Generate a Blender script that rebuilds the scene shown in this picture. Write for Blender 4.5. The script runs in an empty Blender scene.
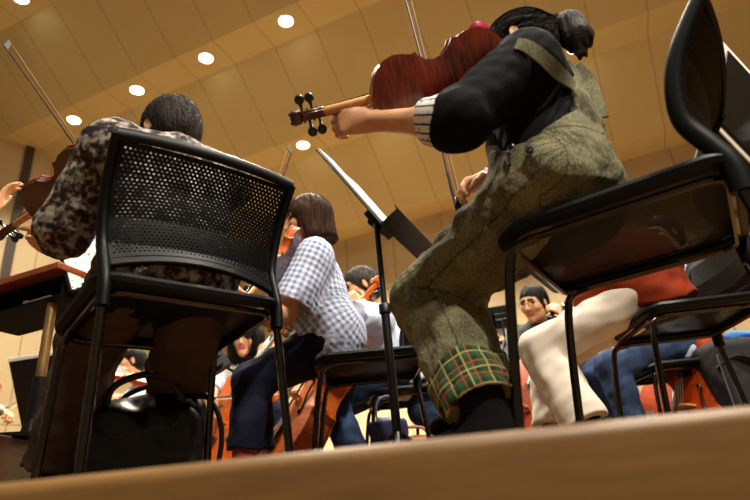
import bpy, bmesh, math, random
import numpy as np
from mathutils import Vector, Matrix
random.seed(7); rng = np.random.default_rng(7)
SC = bpy.context.scene
COL = SC.collection
PI = math.pi
V = lambda *a: np.array(a if len(a) > 1 else a[0], float)
def nz(v):
    v = np.asarray(v, float); return v/(np.linalg.norm(v)+1e-12)
UP = V(0, 0, 1)

# ------------------------------------------------------------------ camera
CF, CPITCH, CROLL, CH = 560.0, math.radians(24.5), math.radians(-5.5), .06
c_fw = V(0, math.cos(CPITCH), math.sin(CPITCH)); c_up0 = V(0, -math.sin(CPITCH), math.cos(CPITCH)); c_rt0 = V(1, 0, 0)
c_rt = c_rt0*math.cos(CROLL)+c_up0*math.sin(CROLL); c_up = c_up0*math.cos(CROLL)-c_rt0*math.sin(CROLL)
c_o = V(0, 0, -CH)
def ray(x, y): return c_fw+c_rt*((x-375)/CF)-c_up*((y-250)/CF)
def P(x, y, Y):                      # the point of the place seen at photo position (x, y), Y metres in front of the camera
    d = ray(x, y); return c_o+d*(Y/d[1])
def PZ(x, y, z):
    d = ray(x, y); return c_o+d*((z-c_o[2])/d[2])
def proj(p):
    v = np.asarray(p)-c_o; z = v@c_fw
    return (375+CF*(v@c_rt)/z, 250-CF*(v@c_up)/z)
cam = bpy.data.cameras.new('camera'); camo = bpy.data.objects.new('camera', cam); COL.objects.link(camo)
M = Matrix(((c_rt[0], c_up[0], -c_fw[0], 0), (c_rt[1], c_up[1], -c_fw[1], 0), (c_rt[2], c_up[2], -c_fw[2], -CH), (0, 0, 0, 1)))
camo.matrix_world = M
cam.sensor_width = 36; cam.lens = CF/750*36; cam.clip_start = .02
cam.dof.use_dof = True; cam.dof.focus_distance = 1.8; cam.dof.aperture_fstop = cam.lens/10.5
SC.camera = camo
SC.view_settings.view_transform = 'Standard'; SC.view_settings.look = 'None'
SC.view_settings.exposure = 0; SC.view_settings.gamma = 1; SC.view_settings.use_curve_mapping = False

# ------------------------------------------------------------------ materials
MATS = {}
def s2l(c): return tuple(((x/255)/12.92 if x/255 <= .04045 else ((x/255+.055)/1.055)**2.4) for x in c)
class NT:
    def __init__(s, name):
        s.m = bpy.data.materials.new(name); s.m.use_nodes = True; s.t = s.m.node_tree
        s.b = s.t.nodes['Principled BSDF']; s.out = s.t.nodes['Material Output']
    def n(s, typ, **kw):
        o = s.t.nodes.new(typ)
        for k, v in kw.items(): setattr(o, k, v)
        return o
    def l(s, a, b): s.t.links.new(a, b)
    def coord(s, kind='Object', scale=(1, 1, 1), attr=None):
        if attr: o = s.n('ShaderNodeAttribute', attribute_name=attr).outputs['Vector']
        else: o = s.n('ShaderNodeTexCoord').outputs[kind]
        mp = s.n('ShaderNodeMapping'); mp.inputs['Scale'].default_value = scale; s.l(o, mp.inputs['Vector']); return mp.outputs[0]
    def noise(s, vec, scale, detail=3, rough=.5):
        o = s.n('ShaderNodeTexNoise'); o.inputs['Scale'].default_value = scale; o.inputs['Detail'].default_value = detail
        o.inputs['Roughness'].default_value = rough; s.l(vec, o.inputs['Vector']); return o.outputs['Fac']
    def ramp(s, fac, stops):
        r = s.n('ShaderNodeValToRGB'); cr = r.color_ramp
        while len(cr.elements) < len(stops): cr.elements.new(.5)
        for e, (p, c) in zip(cr.elements, stops): e.position = p; e.color = (*s2l(c), 1)
        s.l(fac, r.inputs[0]); return r.outputs[0]
    def math(s, op, a, b=None):
        o = s.n('ShaderNodeMath', operation=op)
        for i, x in enumerate((a, b)):
            if x is None: continue
            if isinstance(x, (int, float)): o.inputs[i].default_value = x
            else: s.l(x, o.inputs[i])
        return o.outputs[0]
    def mix(s, fac, a, b, typ='MIX'):
        o = s.n('ShaderNodeMix', data_type='RGBA', blend_type=typ)
        if isinstance(fac, (int, float)): o.inputs[0].default_value = fac
        else: s.l(fac, o.inputs[0])
        for i, x in ((6, a), (7, b)):
            if isinstance(x, tuple): o.inputs[i].default_value = (*s2l(x), 1)
            else: s.l(x, o.inputs[i])
        return o.outputs[2]
    def bump(s, h, strength, dist=.01):
        o = s.n('ShaderNodeBump'); o.inputs['Strength'].default_value = strength; o.inputs['Distance'].default_value = dist
        s.l(h, o.inputs['Height']); s.l(o.outputs[0], s.b.inputs['Normal'])
    def set(s, col=None, rough=.6, metal=0., spec=.5, coat=0.):
        if isinstance(col, tuple): s.b.inputs['Base Color'].default_value = (*s2l(col), 1)
        elif col is not None: s.l(col, s.b.inputs['Base Color'])
        s.b.inputs['Roughness'].default_value = rough; s.b.inputs['Metallic'].default_value = metal
        s.b.inputs['Specular IOR Level'].default_value = spec; s.b.inputs['Coat Weight'].default_value = coat
        s.b.inputs['Coat Roughness'].default_value = .12
        return s.m
def mat(name, col, rough=.6, metal=0., spec=.5, coat=0., var=.08, scale=12, bump=0., bscale=200):
    if name in MATS: return MATS[name]
    t = NT(name); c = t.coord()
    f = t.noise(c, scale)
    lo = tuple(max(0, x*(1-var)) for x in col); hi = tuple(min(255, x*(1+var)) for x in col)
    t.set(t.ramp(f, [(.3, lo), (.7, hi)]), rough, metal, spec, coat)
    if bump: t.bump(t.noise(c, bscale, 2), bump, .002)
    MATS[name] = t.m; return t.m
def stripes(t, x, w, frac):           # 1 inside the stripe: fract(x/w) < frac
    return t.math('LESS_THAN', t.math('FRACT', t.math('DIVIDE', x, w)), frac)
def check_cloth(name, base, dark, w, frac=.5, extra=None, rough=.85):
    t = NT(name); c = t.coord(attr='cloth'); sp = t.n('ShaderNodeSeparateXYZ'); t.l(c, sp.inputs[0])
    a = stripes(t, sp.outputs[0], w, frac); b = stripes(t, sp.outputs[1], w, frac)
    f = t.math('MULTIPLY', t.math('ADD', a, b), .5)
    col = t.mix(f, base, dark)
    for (cc, ww, fr) in (extra or []):
        col = t.mix(t.math('MAXIMUM', stripes(t, sp.outputs[0], ww, fr), stripes(t, sp.outputs[1], ww, fr)), col, cc)
    t.set(col, rough, spec=.2); t.bump(t.noise(t.coord(), 90, 3), .25, .004)
    MATS[name] = t.m; return t.m
def linen(name, lo, hi, bump=.5):
    t = NT(name); c = t.coord()
    f1 = t.noise(t.coord(scale=(500, 500, 70)), 1, 2); f2 = t.noise(c, 14, 4)
    col = t.ramp(t.math('ADD', t.math('MULTIPLY', f1, .6), t.math('MULTIPLY', f2, .4)), [(.36, lo), (.62, hi)])
    t.set(col, .9, spec=.15)
    g1 = t.noise(t.coord(attr='cloth', scale=(42, 13, 1)), 1, 4, .6); g2 = t.noise(t.coord(attr='cloth', scale=(160, 50, 1)), 1, 2)
    t.bump(t.math('ADD', g1, t.math('MULTIPLY', g2, .22)), bump, .014)
    MATS[name] = t.m; return t.m
def wood(name, lo, hi, rough=.3, coat=.3, scale=(3, 30, 30), spec=.5):
    t = NT(name); f = t.noise(t.coord(scale=scale), 3, 5, .6)
    t.set(t.ramp(f, [(.32, lo), (.68, hi)]), rough, coat=coat, spec=spec); MATS[name] = t.m; return t.m
def flame(name, lo, hi):
    t = NT(name); c = t.coord()
    f = t.noise(t.coord(scale=(18, 150, 10)), 1, 2); g = t.noise(c, 8, 3)
    t.set(t.ramp(t.math('ADD', t.math('MULTIPLY', f, .5), t.math('MULTIPLY', g, .5)), [(.36, lo), (.66, hi)]), .28, coat=.25)
    MATS[name] = t.m; return t.m
def emit(name, col, s):
    t = NT(name); e = t.n('ShaderNodeEmission'); e.inputs[0].default_value = (*s2l(col), 1); e.inputs[1].default_value = s
    t.l(e.outputs[0], t.out.inputs[0]); MATS[name] = t.m; return t.m
SKIN = mat('skin', (206, 152, 112), .5, spec=.35, var=.05, scale=30)
LIP = mat('lip_skin', (178, 96, 84), .45); EYE = mat('eye_dark', (25, 18, 15), .2); BROW = mat('brow_hair', (38, 28, 22), .8)
NAIL = mat('fingernail', (222, 165, 135), .3)
BODYM = [SKIN, LIP, EYE, BROW, NAIL]
PLASTIC = mat('black_plastic', (6, 6, 7), .45, spec=.16)
CHROME = mat('chrome_tube', (74, 68, 62), .13, metal=1., var=.03)
RUBBER = mat('black_rubber', (14, 14, 14), .8)
BLKMET = mat('black_metal', (10, 9, 9), .42, spec=.35)
BLKCLOTH = mat('black_cloth', (17, 16, 19), .95, spec=.12, bump=.3)
PAPER = mat('white_paper', (232, 228, 222), .8, var=.02)
EBONY = mat('ebony', (13, 11, 10), .25, spec=.5)
VFLAME = flame('flamed_maple', (50, 13, 6), (140, 46, 15))
VDARK = wood('dark_violin_wood', (44, 14, 9), (80, 26, 14), .3)
VORANGE = wood('orange_cello_wood', (150, 62, 8), (196, 96, 20), .45, coat=.0, spec=.2)
VRED = wood('red_cello_wood', (132, 40, 4), (176, 66, 10), .45, coat=.0, spec=.2)
NECKW = wood('neck_maple', (176, 118, 58), (206, 150, 84), .4)
SPRUCE = wood('amber_spruce', (150, 70, 26), (190, 100, 40), .3)
STRINGM = mat('string_metal', (150, 145, 138), .3, metal=1.)
BOWW = wood('bow_wood', (38, 15, 8), (62, 27, 13), .45, coat=.0)
HORSE = mat('bow_hair_shaded', (176, 148, 108), .7, var=.04)  # white hair darkened to tan, its shade put into the colour

# ------------------------------------------------------------------ objects
def tag(o, label=None, cat=None, group=None, kind=None):
    if label: o['label'] = label
    if cat: o['category'] = cat
    if group: o['group'] = group
    if kind: o['kind'] = kind
    return o
def empty(name, loc=(0, 0, 0), rotz=0, label=None, cat=None, group=None):
    o = bpy.data.objects.new(name, None); COL.objects.link(o); o.location = loc; o.rotation_euler = (0, 0, rotz)
    o.empty_display_size = .05
    return tag(o, label, cat, group)
def link(name, me, parent=None, loc=None):
    o = bpy.data.objects.new(name, me); COL.objects.link(o)
    if parent is not None: o.parent = parent
    if loc is not None: o.location = loc
    return o
def copy_tree(o, parent=None):
    c = o.copy(); COL.objects.link(c)
    for k in ('label', 'category', 'group'):
        if k in c and parent is None: del c[k]
    if parent is not None: c.parent = parent
    for ch in o.children: copy_tree(ch, c)
    return c
def frame_mat(o, x, y, z): return Matrix(((x[0], y[0], z[0], o[0]), (x[1], y[1], z[1], o[1]), (x[2], y[2], z[2], o[2]), (0, 0, 0, 1)))
class MB:
    def __init__(s): s.v = []; s.f = []; s.mi = []; s.cur = 0
    def add(s, vs, fs):
        b = len(s.v); s.v += [tuple(map(float, p)) for p in vs]
        for f in fs: s.f.append(tuple(b+i for i in f)); s.mi.append(s.cur)
    def tube(s, pts, r, seg=10, closed=False, flat=None, cap=True):
        pts = [np.asarray(p, float) for p in pts]; n = len(pts)
        rs = r if hasattr(r, '__len__') else [r]*n
        T = []
        for i in range(n):
            a = pts[(i-1) % n] if (closed or i > 0) else pts[i]; b = pts[(i+1) % n] if (closed or i < n-1) else pts[i]
            T.append(nz(b-a))
        ref = V(0, 0, 1) if abs(T[0][2]) < .9 else V(1, 0, 0)
        N = nz(np.cross(np.cross(T[0], ref), T[0])); vs = []
        for i in range(n):
            N = nz(N-T[i]*(N@T[i])); B = np.cross(T[i], N)
            fa, fb = flat if flat else (1, 1)
            for k in range(seg):
                a = 2*PI*k/seg; vs.append(pts[i]+rs[i]*(fa*math.cos(a)*N+fb*math.sin(a)*B))
        fs = []
        for i in range(n if closed else n-1):
            j = (i+1) % n
            for k in range(seg):
                l = (k+1) % seg; fs.append((i*seg+k, i*seg+l, j*seg+l, j*seg+k))
        if cap and not closed: fs.append(tuple(range(seg-1, -1, -1))); fs.append(tuple((n-1)*seg+k for k in range(seg)))
        s.add(vs, fs); return s
    def box(s, c, size, R=None):
        h = np.asarray(size, float)/2; c = np.asarray(c, float); vs = []
        for x in (-1, 1):
            for y in (-1, 1):
                for z in (-1, 1):
                    d = V(x*h[0], y*h[1], z*h[2]); vs.append(c+(R@d if R is not None else d))
        s.add(vs, [(0, 1, 3, 2), (4, 6, 7, 5), (0, 4, 5, 1), (2, 3, 7, 6), (0, 2, 6, 4), (1, 5, 7, 3)]); return s
    def prism(s, outline, z0, z1, fr=None):
        n = len(outline); g = (lambda x, y, z: V(x, y, z)) if fr is None else fr
        vs = [g(x, y, z0) for x, y in outline]+[g(x, y, z1) for x, y in outline]
        fs = [tuple(range(n-1, -1, -1)), tuple(range(n, 2*n))]+[(i, (i+1) % n, n+(i+1) % n, n+i) for i in range(n)]
        s.add(vs, fs); return s
    def grid(s, fn, nu, nv, closed_u=False):
        vs = [fn(i/(nu if closed_u else nu-1), j/(nv-1)) for i in range(nu) for j in range(nv)]
        fs = []
        for i in range(nu if closed_u else nu-1):
            a = (i+1) % nu
            for j in range(nv-1): fs.append((i*nv+j, a*nv+j, a*nv+j+1, i*nv+j+1))
        s.add(vs, fs); return s
    def lathe(s, o, axis, prof, seg=16):
        axis = nz(axis); ref = V(1, 0, 0) if abs(axis[0]) < .9 else V(0, 1, 0); x = nz(np.cross(axis, ref)); y = np.cross(axis, x)
        n = len(prof); vs = []
        for r, h in prof:
            for k in range(seg):
                a = 2*PI*k/seg; vs.append(np.asarray(o)+axis*h+r*(math.cos(a)*x+math.sin(a)*y))
        fs = [(i*seg+k, i*seg+(k+1) % seg, (i+1)*seg+(k+1) % seg, (i+1)*seg+k) for i in range(n-1) for k in range(seg)]
        fs += [tuple(range(seg-1, -1, -1)), tuple((n-1)*seg+k for k in range(seg))]
        s.add(vs, fs); return s
    def build(s, name, m, parent=None, loc=None, smooth=True, bevel=0, solid=0, mats=None):
        me = bpy.data.meshes.new(name); me.from_pydata(s.v, [], s.f); me.validate()
        for x in (mats or [m]): me.materials.append(x)
        if mats: me.polygons.foreach_set('material_index', s.mi)
        bm = bmesh.new(); bm.from_mesh(me); bmesh.ops.recalc_face_normals(bm, faces=bm.faces); bm.to_mesh(me); bm.free()
        o = link(name, me, parent, loc)
        if smooth:
            me.polygons.foreach_set('use_smooth', [True]*len(me.polygons))
            try: me.set_sharp_from_angle(angle=math.radians(42))
            except Exception: pass
        if solid: md = o.modifiers.new('solid', 'SOLIDIFY'); md.thickness = solid; md.offset = 0
        if bevel:
            md = o.modifiers.new('bevel', 'BEVEL'); md.width = bevel; md.segments = 2; md.limit_method = 'ANGLE'
        return o
def spline(pts, n=8, closed=False):
    pts = [np.asarray(p, float) for p in pts]; m = len(pts); out = []
    for i in range(m if closed else m-1):
        p0 = pts[(i-1) % m] if closed or i > 0 else pts[i]; p1 = pts[i]; p2 = pts[(i+1) % m]
        p3 = pts[(i+2) % m] if closed or i+2 < m else p2
        for k in range(n):
            t = k/n
            out.append(.5*((2*p1)+(-p0+p2)*t+(2*p0-5*p1+4*p2-p3)*t*t+(-p0+3*p1-3*p2+p3)*t**3))
    if not closed: out.append(pts[-1])
    return out

# ------------------------------------------------------------------ distance-field surfaces (bodies, clothes, bags)
def rc(a, b, ra, rb, k=.02, m=0, cuts=(), flat=None, op='+', ref=None):
    return dict(t='c', a=V(a), b=V(b), ra=ra, rb=rb, k=k, m=m, cuts=cuts, flat=flat, op=op, ref=ref)
def el(c, R, rad, k=.02, m=0, cuts=(), op='+'): return dict(t='e', c=V(c), R=np.asarray(R, float), rad=V(rad), k=k, m=m, cuts=cuts, op=op)
def bx(c, R, half, r=.01, k=.01, m=0, cuts=(), op='+'): return dict(t='b', c=V(c), R=np.asarray(R, float), h=V(half), r=r, k=k, m=m, cuts=cuts, op=op)
def pl(p, n, op='-'): return dict(t='p', p=V(p), n=nz(n), op=op, k=.0, m=0, cuts=())   # removes the side the normal points to
I3 = np.eye(3)
def bounds(p):
    if p['t'] == 'c':
        r = max(p['ra'], p['rb']); return np.minimum(p['a'], p['b'])-r, np.maximum(p['a'], p['b'])+r
    if p['t'] == 'e': e = np.abs(p['R']).T@p['rad']; return p['c']-e, p['c']+e
    e = np.abs(p['R']).T@(p['h']+p['r']); return p['c']-e, p['c']+e
def sdf(p, X):
    t = p['t']
    if t == 'c':
        ba = p['b']-p['a']; L = ba@ba+1e-12; pa = X-p['a']; h = np.clip((pa@ba)/L, 0, 1)
        v = pa-h[..., None]*ba
        if p['flat'] is not None:
            ax, f = p['flat']; v = v+(v@ax)[..., None]*ax*(1/f-1)
        d = np.sqrt((v*v).sum(-1))-(p['ra']+h*(p['rb']-p['ra']))
    elif t == 'e':
        q = (X-p['c'])@p['R'].T; k0 = np.sqrt(((q/p['rad'])**2).sum(-1)); k1 = np.sqrt(((q/p['rad']**2)**2).sum(-1))+1e-9
        d = k0*(k0-1)/k1
    elif t == 'b':
        q = np.abs((X-p['c'])@p['R'].T)-p['h']
        d = np.sqrt((np.maximum(q, 0)**2).sum(-1))+np.minimum(q.max(-1), 0)-p['r']
    else: return -((X-p['p'])@p['n'])
    for (cp, cn) in p['cuts']: d = np.maximum(d, (X-cp)@cn)
    return d
def smin(a, b, k):
    if k <= 0: return np.minimum(a, b)
    h = np.maximum(k-np.abs(a-b), 0)/k; return np.minimum(a, b)-h*h*k*.25
def field(prims, h, noise=None, pad=.04):
    bs = [bounds(p) for p in prims if p['op'] == '+' and p['t'] != 'p']
    lo = np.min([b[0] for b in bs], 0)-pad; hi = np.max([b[1] for b in bs], 0)+pad
    n = np.ceil((hi-lo)/h).astype(int)+1
    D = np.full(n, .2, np.float32); ax = [lo[i]+h*np.arange(n[i]) for i in range(3)]
    for p in prims:
        if p['t'] == 'p': i0 = np.zeros(3, int); i1 = n
        else:
            b = bounds(p); i0 = np.clip(np.floor((b[0]-.05-lo)/h).astype(int), 0, n); i1 = np.clip(np.ceil((b[1]+.05-lo)/h).astype(int)+1, 0, n)
        if (i1 <= i0).any(): continue
        X = np.stack(np.meshgrid(*[ax[i][i0[i]:i1[i]] for i in range(3)], indexing='ij'), -1)
        d = sdf(p, X); sl = tuple(slice(i0[i], i1[i]) for i in range(3))
        if p['op'] == '+': D[sl] = smin(D[sl], d, p['k'])
        else: D[sl] = -smin(-D[sl], d, p['k'])
    if noise is not None:
        idx = np.nonzero(np.abs(D) < .05); X = np.stack([ax[i][idx[i]] for i in range(3)], -1)
        D[idx] += noise(X)
    return D, lo
CORN = np.array([(i, j, k) for i in (0, 1) for j in (0, 1) for k in (0, 1)])
EDG = [(a, b) for a in range(8) for b in range(a+1, 8) if abs(CORN[a]-CORN[b]).sum() == 1]
def nets(D, lo, h):
    s = D < 0
    c = s[:-1, :-1, :-1].astype(np.int8).copy(); c[:] = 0
    for o in CORN: c += s[o[0]:s.shape[0]-1+o[0], o[1]:s.shape[1]-1+o[1], o[2]:s.shape[2]-1+o[2]]
    act = np.argwhere((c > 0) & (c < 8)); idx = np.full(c.shape, -1, np.int32); idx[tuple(act.T)] = np.arange(len(act))
    cv = np.stack([D[tuple((act+o).T)] for o in CORN], 1); acc = np.zeros((len(act), 3)); cnt = np.zeros(len(act))
    for a, b in EDG:
        da, db = cv[:, a], cv[:, b]; m = (da < 0) != (db < 0); t = np.where(m, da/(np.where(m, da-db, 1)), 0)
        acc += np.where(m[:, None], CORN[a]+t[:, None]*(CORN[b]-CORN[a]), 0); cnt += m
    vs = lo+h*(act+acc/cnt[:, None]); F = []
    for ax in range(3):
        u, w = [(1, 2), (2, 0), (0, 1)][ax]
        A = [slice(1, -1)]*3; A[ax] = slice(0, -1); B = list(A); B[ax] = slice(1, None)
        s0 = s[tuple(A)]; s1 = s[tuple(B)]; e = np.argwhere(s0 != s1); fl = s0[tuple(e.T)]
        off = np.array([1, 1, 1]); off[ax] = 0; e = e+off
        def at(du, dw):
            q = e.copy(); q[:, u] -= du; q[:, w] -= dw; return idx[tuple(q.T)]
        q = np.stack([at(1, 1), at(0, 1), at(0, 0), at(1, 0)], 1)
        q[~fl] = q[~fl][:, ::-1]; F.append(q)
    F = np.concatenate(F); F = F[(F >= 0).all(1)]
    return vs, F
def blob(name, prims, h, mats, parent=None, base=None, noise=None, uv=False, smooth_it=1):
    D, lo = field(prims, h, noise); vs, F = nets(D, lo, h)
    if not len(F): print('EMPTY blob', name); return None
    base = V(0, 0, 0) if base is None else V(base)
    pos = [p for p in prims if p['op'] == '+']
    me = bpy.data.meshes.new(name); me.vertices.add(len(vs)); me.vertices.foreach_set('co', (vs-base).astype(np.float32).ravel())
    me.loops.add(F.size); me.loops.foreach_set('vertex_index', F.astype(np.int32).ravel())
    me.polygons.add(len(F)); me.polygons.foreach_set('loop_start', np.arange(0, F.size, 4, dtype=np.int32))
    me.polygons.foreach_set('loop_total', np.full(len(F), 4, np.int32))
    for m in mats: me.materials.append(m)
    if len(mats) > 1:
        cen = vs[F].mean(1); best = np.full(len(F), 9.); mi = np.zeros(len(F), np.int32)
        for p in pos:
            d = sdf(p, cen)-(.0015 if p['m'] else 0); w = d < best; best[w] = d[w]; mi[w] = p['m']
        me.polygons.foreach_set('material_index', mi)
    if uv:
        best = np.full(len(vs), 9.); uvw = np.zeros((len(vs), 3), np.float32)
        for p in pos:
            d = sdf(p, vs); w = d < best
            if p['t'] == 'c':
                a = nz(p['b']-p['a']); ref = p['ref'] if p['ref'] is not None else (V(0, 1, 0) if abs(a[1]) < .8 else V(1, 0, 0))
                x = nz(ref-a*(ref@a)); y = np.cross(a, x); q = vs-p['a']; ang = np.arctan2(q@y, q@x)
                cc = np.stack([ang*(p['ra']+p['rb'])/2, q@a, ang*0], -1)
            else: q = (vs-p.get('c', 0)); cc = np.stack([q@p['R'][0], q@p['R'][2], q[:, 0]*0], -1)
            best[w] = d[w]; uvw[w] = cc[w]
        at = me.attributes.new('cloth', 'FLOAT_VECTOR', 'POINT'); at.data.foreach_set('vector', uvw.ravel())
    me.polygons.foreach_set('use_smooth', np.ones(len(F), bool)); me.update(calc_edges=True); me.validate()
    o = link(name, me, parent)
    if parent is None: o.location = base
    if smooth_it: md = o.modifiers.new('smooth', 'SMOOTH'); md.factor = .5; md.iterations = smooth_it
    return o
def wrinkle(amp, sc=28., seed=0, stretch=(1, 1, 1), ridged=False):
    r = np.random.default_rng(seed); K = [(r.normal(size=3)*sc*f*np.array(stretch), r.uniform(0, 6.28), 1/f**.8) for f in (1, 1, 1, 1.7, 1.7, 2.6, 2.6, 2.6)]
    def f(X):
        w = X+.018*np.sin(X[:, [1, 2, 0]]*21+seed); s = 0; tw = 0
        for k, ph, a in K:
            v = np.sin(w@k+ph)
            if ridged: v = 1-2*np.abs(v)**.8
            s = s+a*v; tw += a*.55
        return (amp*s/tw).astype(np.float32)
    return f
# ------------------------------------------------------------------ violins, cellos and bows
VPTS = [(0, 0), (2, 30), (14, 62), (38, 90), (72, 103), (102, 100), (126, 90), (138, 93), (146, 78), (165, 62), (190, 55), (212, 60), (226, 72), (232, 80),
        (243, 76), (264, 82), (288, 84), (314, 75), (335, 55), (348, 28), (355, 0)]
def vwidth(y):
    ys = [p[0] for p in VPTS]; xs = [p[1] for p in VPTS]
    return float(np.interp(y, ys, xs))
VY = sorted(set([0, .8, 2, 5, 9, 14, 20, 28, 38, 50, 62, 72, 86, 102, 114, 126, 132, 138, 142, 146, 155, 165, 178, 190, 201, 212, 219, 226, 229, 232, 237, 243, 253, 264, 276, 288, 301, 314, 325, 335, 342, 348, 352, 354, 355]))
def vplate(mb, s, z0, dome, edge, over=1.035):
    ys = VY; T = (1, .97, .9, .75, .55, .3, 0, -.3, -.55, -.75, -.9, -.97, -1)
    def zz(t, y): return dome*(1-t*t)*math.sin(PI*min(max(y/355, .0), 1))**.45
    def yy(y): return (177.5+(y-177.5)*1.012)
    top = lambda u, w: V(vwidth(ys[int(round(u*(len(ys)-1)))])*T[int(round(w*12))]*over*s, yy(ys[int(round(u*(len(ys)-1)))])*s, z0*s+math.copysign(1, edge)*zz(T[int(round(w*12))], ys[int(round(u*(len(ys)-1)))])*s+edge*s)
    bot = lambda u, w: V(vwidth(ys[int(round(u*(len(ys)-1)))])*T[int(round(w*12))]*over*s, yy(ys[int(round(u*(len(ys)-1)))])*s, z0*s)
    mb.grid(top, len(ys), 13); mb.grid(bot, len(ys), 13)
    L = [(1, y) for y in ys]
    for sg in (1, -1):
        mb.grid(lambda u, w: V(sg*vwidth(ys[int(round(u*(len(ys)-1)))])*over*s, yy(ys[int(round(u*(len(ys)-1)))])*s, z0*s+w*edge*s), len(ys), 2)
def fiddle(name, label, cat, E, S, toph, scale=1.0, cello=False, wood_back=VFLAME, wood_top=SPRUCE, rib=VDARK, chinrest=None, full=True):
    """body's bottom end at E, scroll end at S, top side facing toph"""
    E = V(E); S = V(S); y = nz(S-E); z = nz(V(toph)-y*(V(toph)@y)); x = np.cross(y, z)
    s = .001*scale*(2.1 if cello else 1.); R = 2.1 if cello else 1
    ribh = 52. if cello else 31.; nk = 118. if not cello else 112.
    r = empty(name, label=label, cat=cat); r.matrix_world = frame_mat(E, x, y, z)
    m = MB(); vplate(m, s, -ribh/2, 13, -4); m.build('back_plate', wood_back, r)
    m = MB(); vplate(m, s, ribh/2, 13, 4); m.build('top_plate', wood_top, r)
    m = MB()
    for sg in (1, -1): m.grid(lambda u, w: V(sg*vwidth(VY[int(round(u*(len(VY)-1)))])*.985*s, VY[int(round(u*(len(VY)-1)))]*s, (w-.5)*ribh*s), len(VY), 2)
    m.build('ribs', rib, r)
    yn = 355.; m = MB()
    m.grid(lambda u, w: V(math.cos(PI*(1+u))*(13-2*w if w < 1 else 11)*s, (yn-4+w*(nk+6))*s, (ribh/2+4+math.sin(PI*(1+u))*(15-4*w)+w*3)*s), 12, 8)
    m.box(V(0, yn+nk/2-8, ribh/2+5)*s, V(22, nk-4, 6)*s)
    m.box(V(0, yn+1, 2)*s, V(22, 16, ribh*.9)*s)
    m.build('neck', NECKW, r, bevel=.002*R)
    m = MB(); yp = yn+nk
    for sg in (1, -1): m.prism([(yp-6, ribh/2+2), (yp-4, ribh/2+12), (yp+58, ribh/2+2), (yp+64, ribh/2-14), (yp+52, ribh/2-18), (yp+10, ribh/2-10)], sg*6, sg*12, lambda a, b, c: V(c, a, b)*s)
    m.prism([(yp-6, ribh/2+1), (yp+58, ribh/2-12), (yp+52, ribh/2-18), (yp+10, ribh/2-11)], -6, 6, lambda a, b, c: V(c, a, b)*s)
    m.build('pegbox', VDARK if wood_back is not VORANGE else VORANGE, r, bevel=.0015*R)
    m = MB(); cy, cz = yp+68, ribh/2-8
    for sg in (1, -1):
        pts = [V(sg*(9+7*t), cy+(15-10*t)*math.cos(2.2+sgn*t*9.5), cz+(15-10*t)*math.sin(2.2+sgn*t*9.5))*s for t in np.linspace(0, 1, 26) for sgn in (-1,)]
        m.tube(pts, [(5-2.2*t)*s for t in np.linspace(0, 1, 26)], 8)
    m.lathe(V(-11, cy, cz)*s, V(1, 0, 0), [(.1*s, 0), (13.5*s, 0), (14.5*s, 8*s), (14.5*s, 14*s), (13.5*s, 22*s), (.1*s, 22*s)], 18)
    m.build('scroll', VDARK if wood_back is not VORANGE else VORANGE, r)
    for i, (py, sg) in enumerate([(14, 1), (26, -1), (38, 1), (50, -1)]):
        m = MB(); o = V(-sg*16, yp+py, ribh/2-3-py*.12)*s
        m.tube([o, o+V(sg*47, 0, 0)*s], [3*s, 3.6*s], 8); c = o+V(sg*55, 0, 0)*s
        m.lathe(c-V(0, 0, 0), V(0, .25, 1), [(.5*s, -5.5*s), (9*s, -5*s), (12*s, -2*s), (12*s, 2*s), (9*s, 5*s), (.5*s, 5.5*s)], 14)
        m.tube([o+V(sg*38, 0, 0)*s, o+V(sg*48, 0, 0)*s], [3.6*s, 6*s], 8); m.build('peg', EBONY, r)
    m = MB(); zf = ribh/2
    m.grid(lambda u, w: V((u-.5)*2*(21-9*w)*s, (yn-125+w*(nk+123))*s, (zf+24-w*12+4*(1-(2*u-1)**2))*s), 7, 4)
    m.grid(lambda u, w: V((u-.5)*2*(21-9*w)*s, (yn-125+w*(nk+123))*s, (zf+20-w*12)*s), 7, 4)
    m.build('fingerboard', EBONY, r)
    m = MB(); m.prism([(-21, 0), (-18, 12), (-16, 24), (0, 32), (16, 24), (18, 12), (21, 0), (12, 0), (8, 7), (-8, 7), (-12, 0)], -2, 2, lambda a, b, c: V(a, 160+c, zf+13+b)*s); m.build('bridge', NECKW, r)
    m = MB(); m.prism([(-12, 14), (-21, 112), (0, 118), (21, 112), (12, 14)], 0, 6, lambda a, b, c: V(a, b, zf+18+c)*s); m.build('tailpiece', EBONY, r, bevel=.002*R)
    if full:
        for q in (-12, -4, 4, 12):
            m = MB(); m.tube([V(q*.8, 112, zf+26)*s, V(q, 160, zf+45)*s, V(q*.5, yp-2, zf+14)*s], .5*s*(1.6 if cello else 1), 5); m.build('string', STRINGM, r)
        for sg in (1, -1):
            m = MB(); m.tube(spline([V(sg*x_, y_, zf+4+13*(1-(x_/85)**2)+2)*s for x_, y_ in [(30, 202), (36, 208), (41, 200), (40, 182), (44, 160), (52, 140), (55, 124), (49, 118), (46, 126)]], 4), 2.6*s, 6); m.build('f_hole', EBONY, r)
    if cello:
        m = MB(); m.tube([V(0, 5, 0)*s, V(0, -125, 0)*s], [5*s, 3*s], 8); m.build('endpin', BLKMET, r)
    if chinrest:
        m = MB(); m.grid(lambda u, w: V((-88+36*math.cos(2*PI*u)*w)*s, (40+32*math.sin(2*PI*u)*w)*s, (zf+24+6*w*w)*s), 20, 5, True)
        m.grid(lambda u, w: V((-88+36*math.cos(2*PI*u)*w)*s, (40+32*math.sin(2*PI*u)*w)*s, (zf+16+14*w*w)*s), 20, 5, True)
        m.tube([V(-22, -3, -zf*.9)*s, V(-22, -4, zf+20)*s], 3*s, 8); m.build('chin_rest', chinrest, r)
    return r
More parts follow.
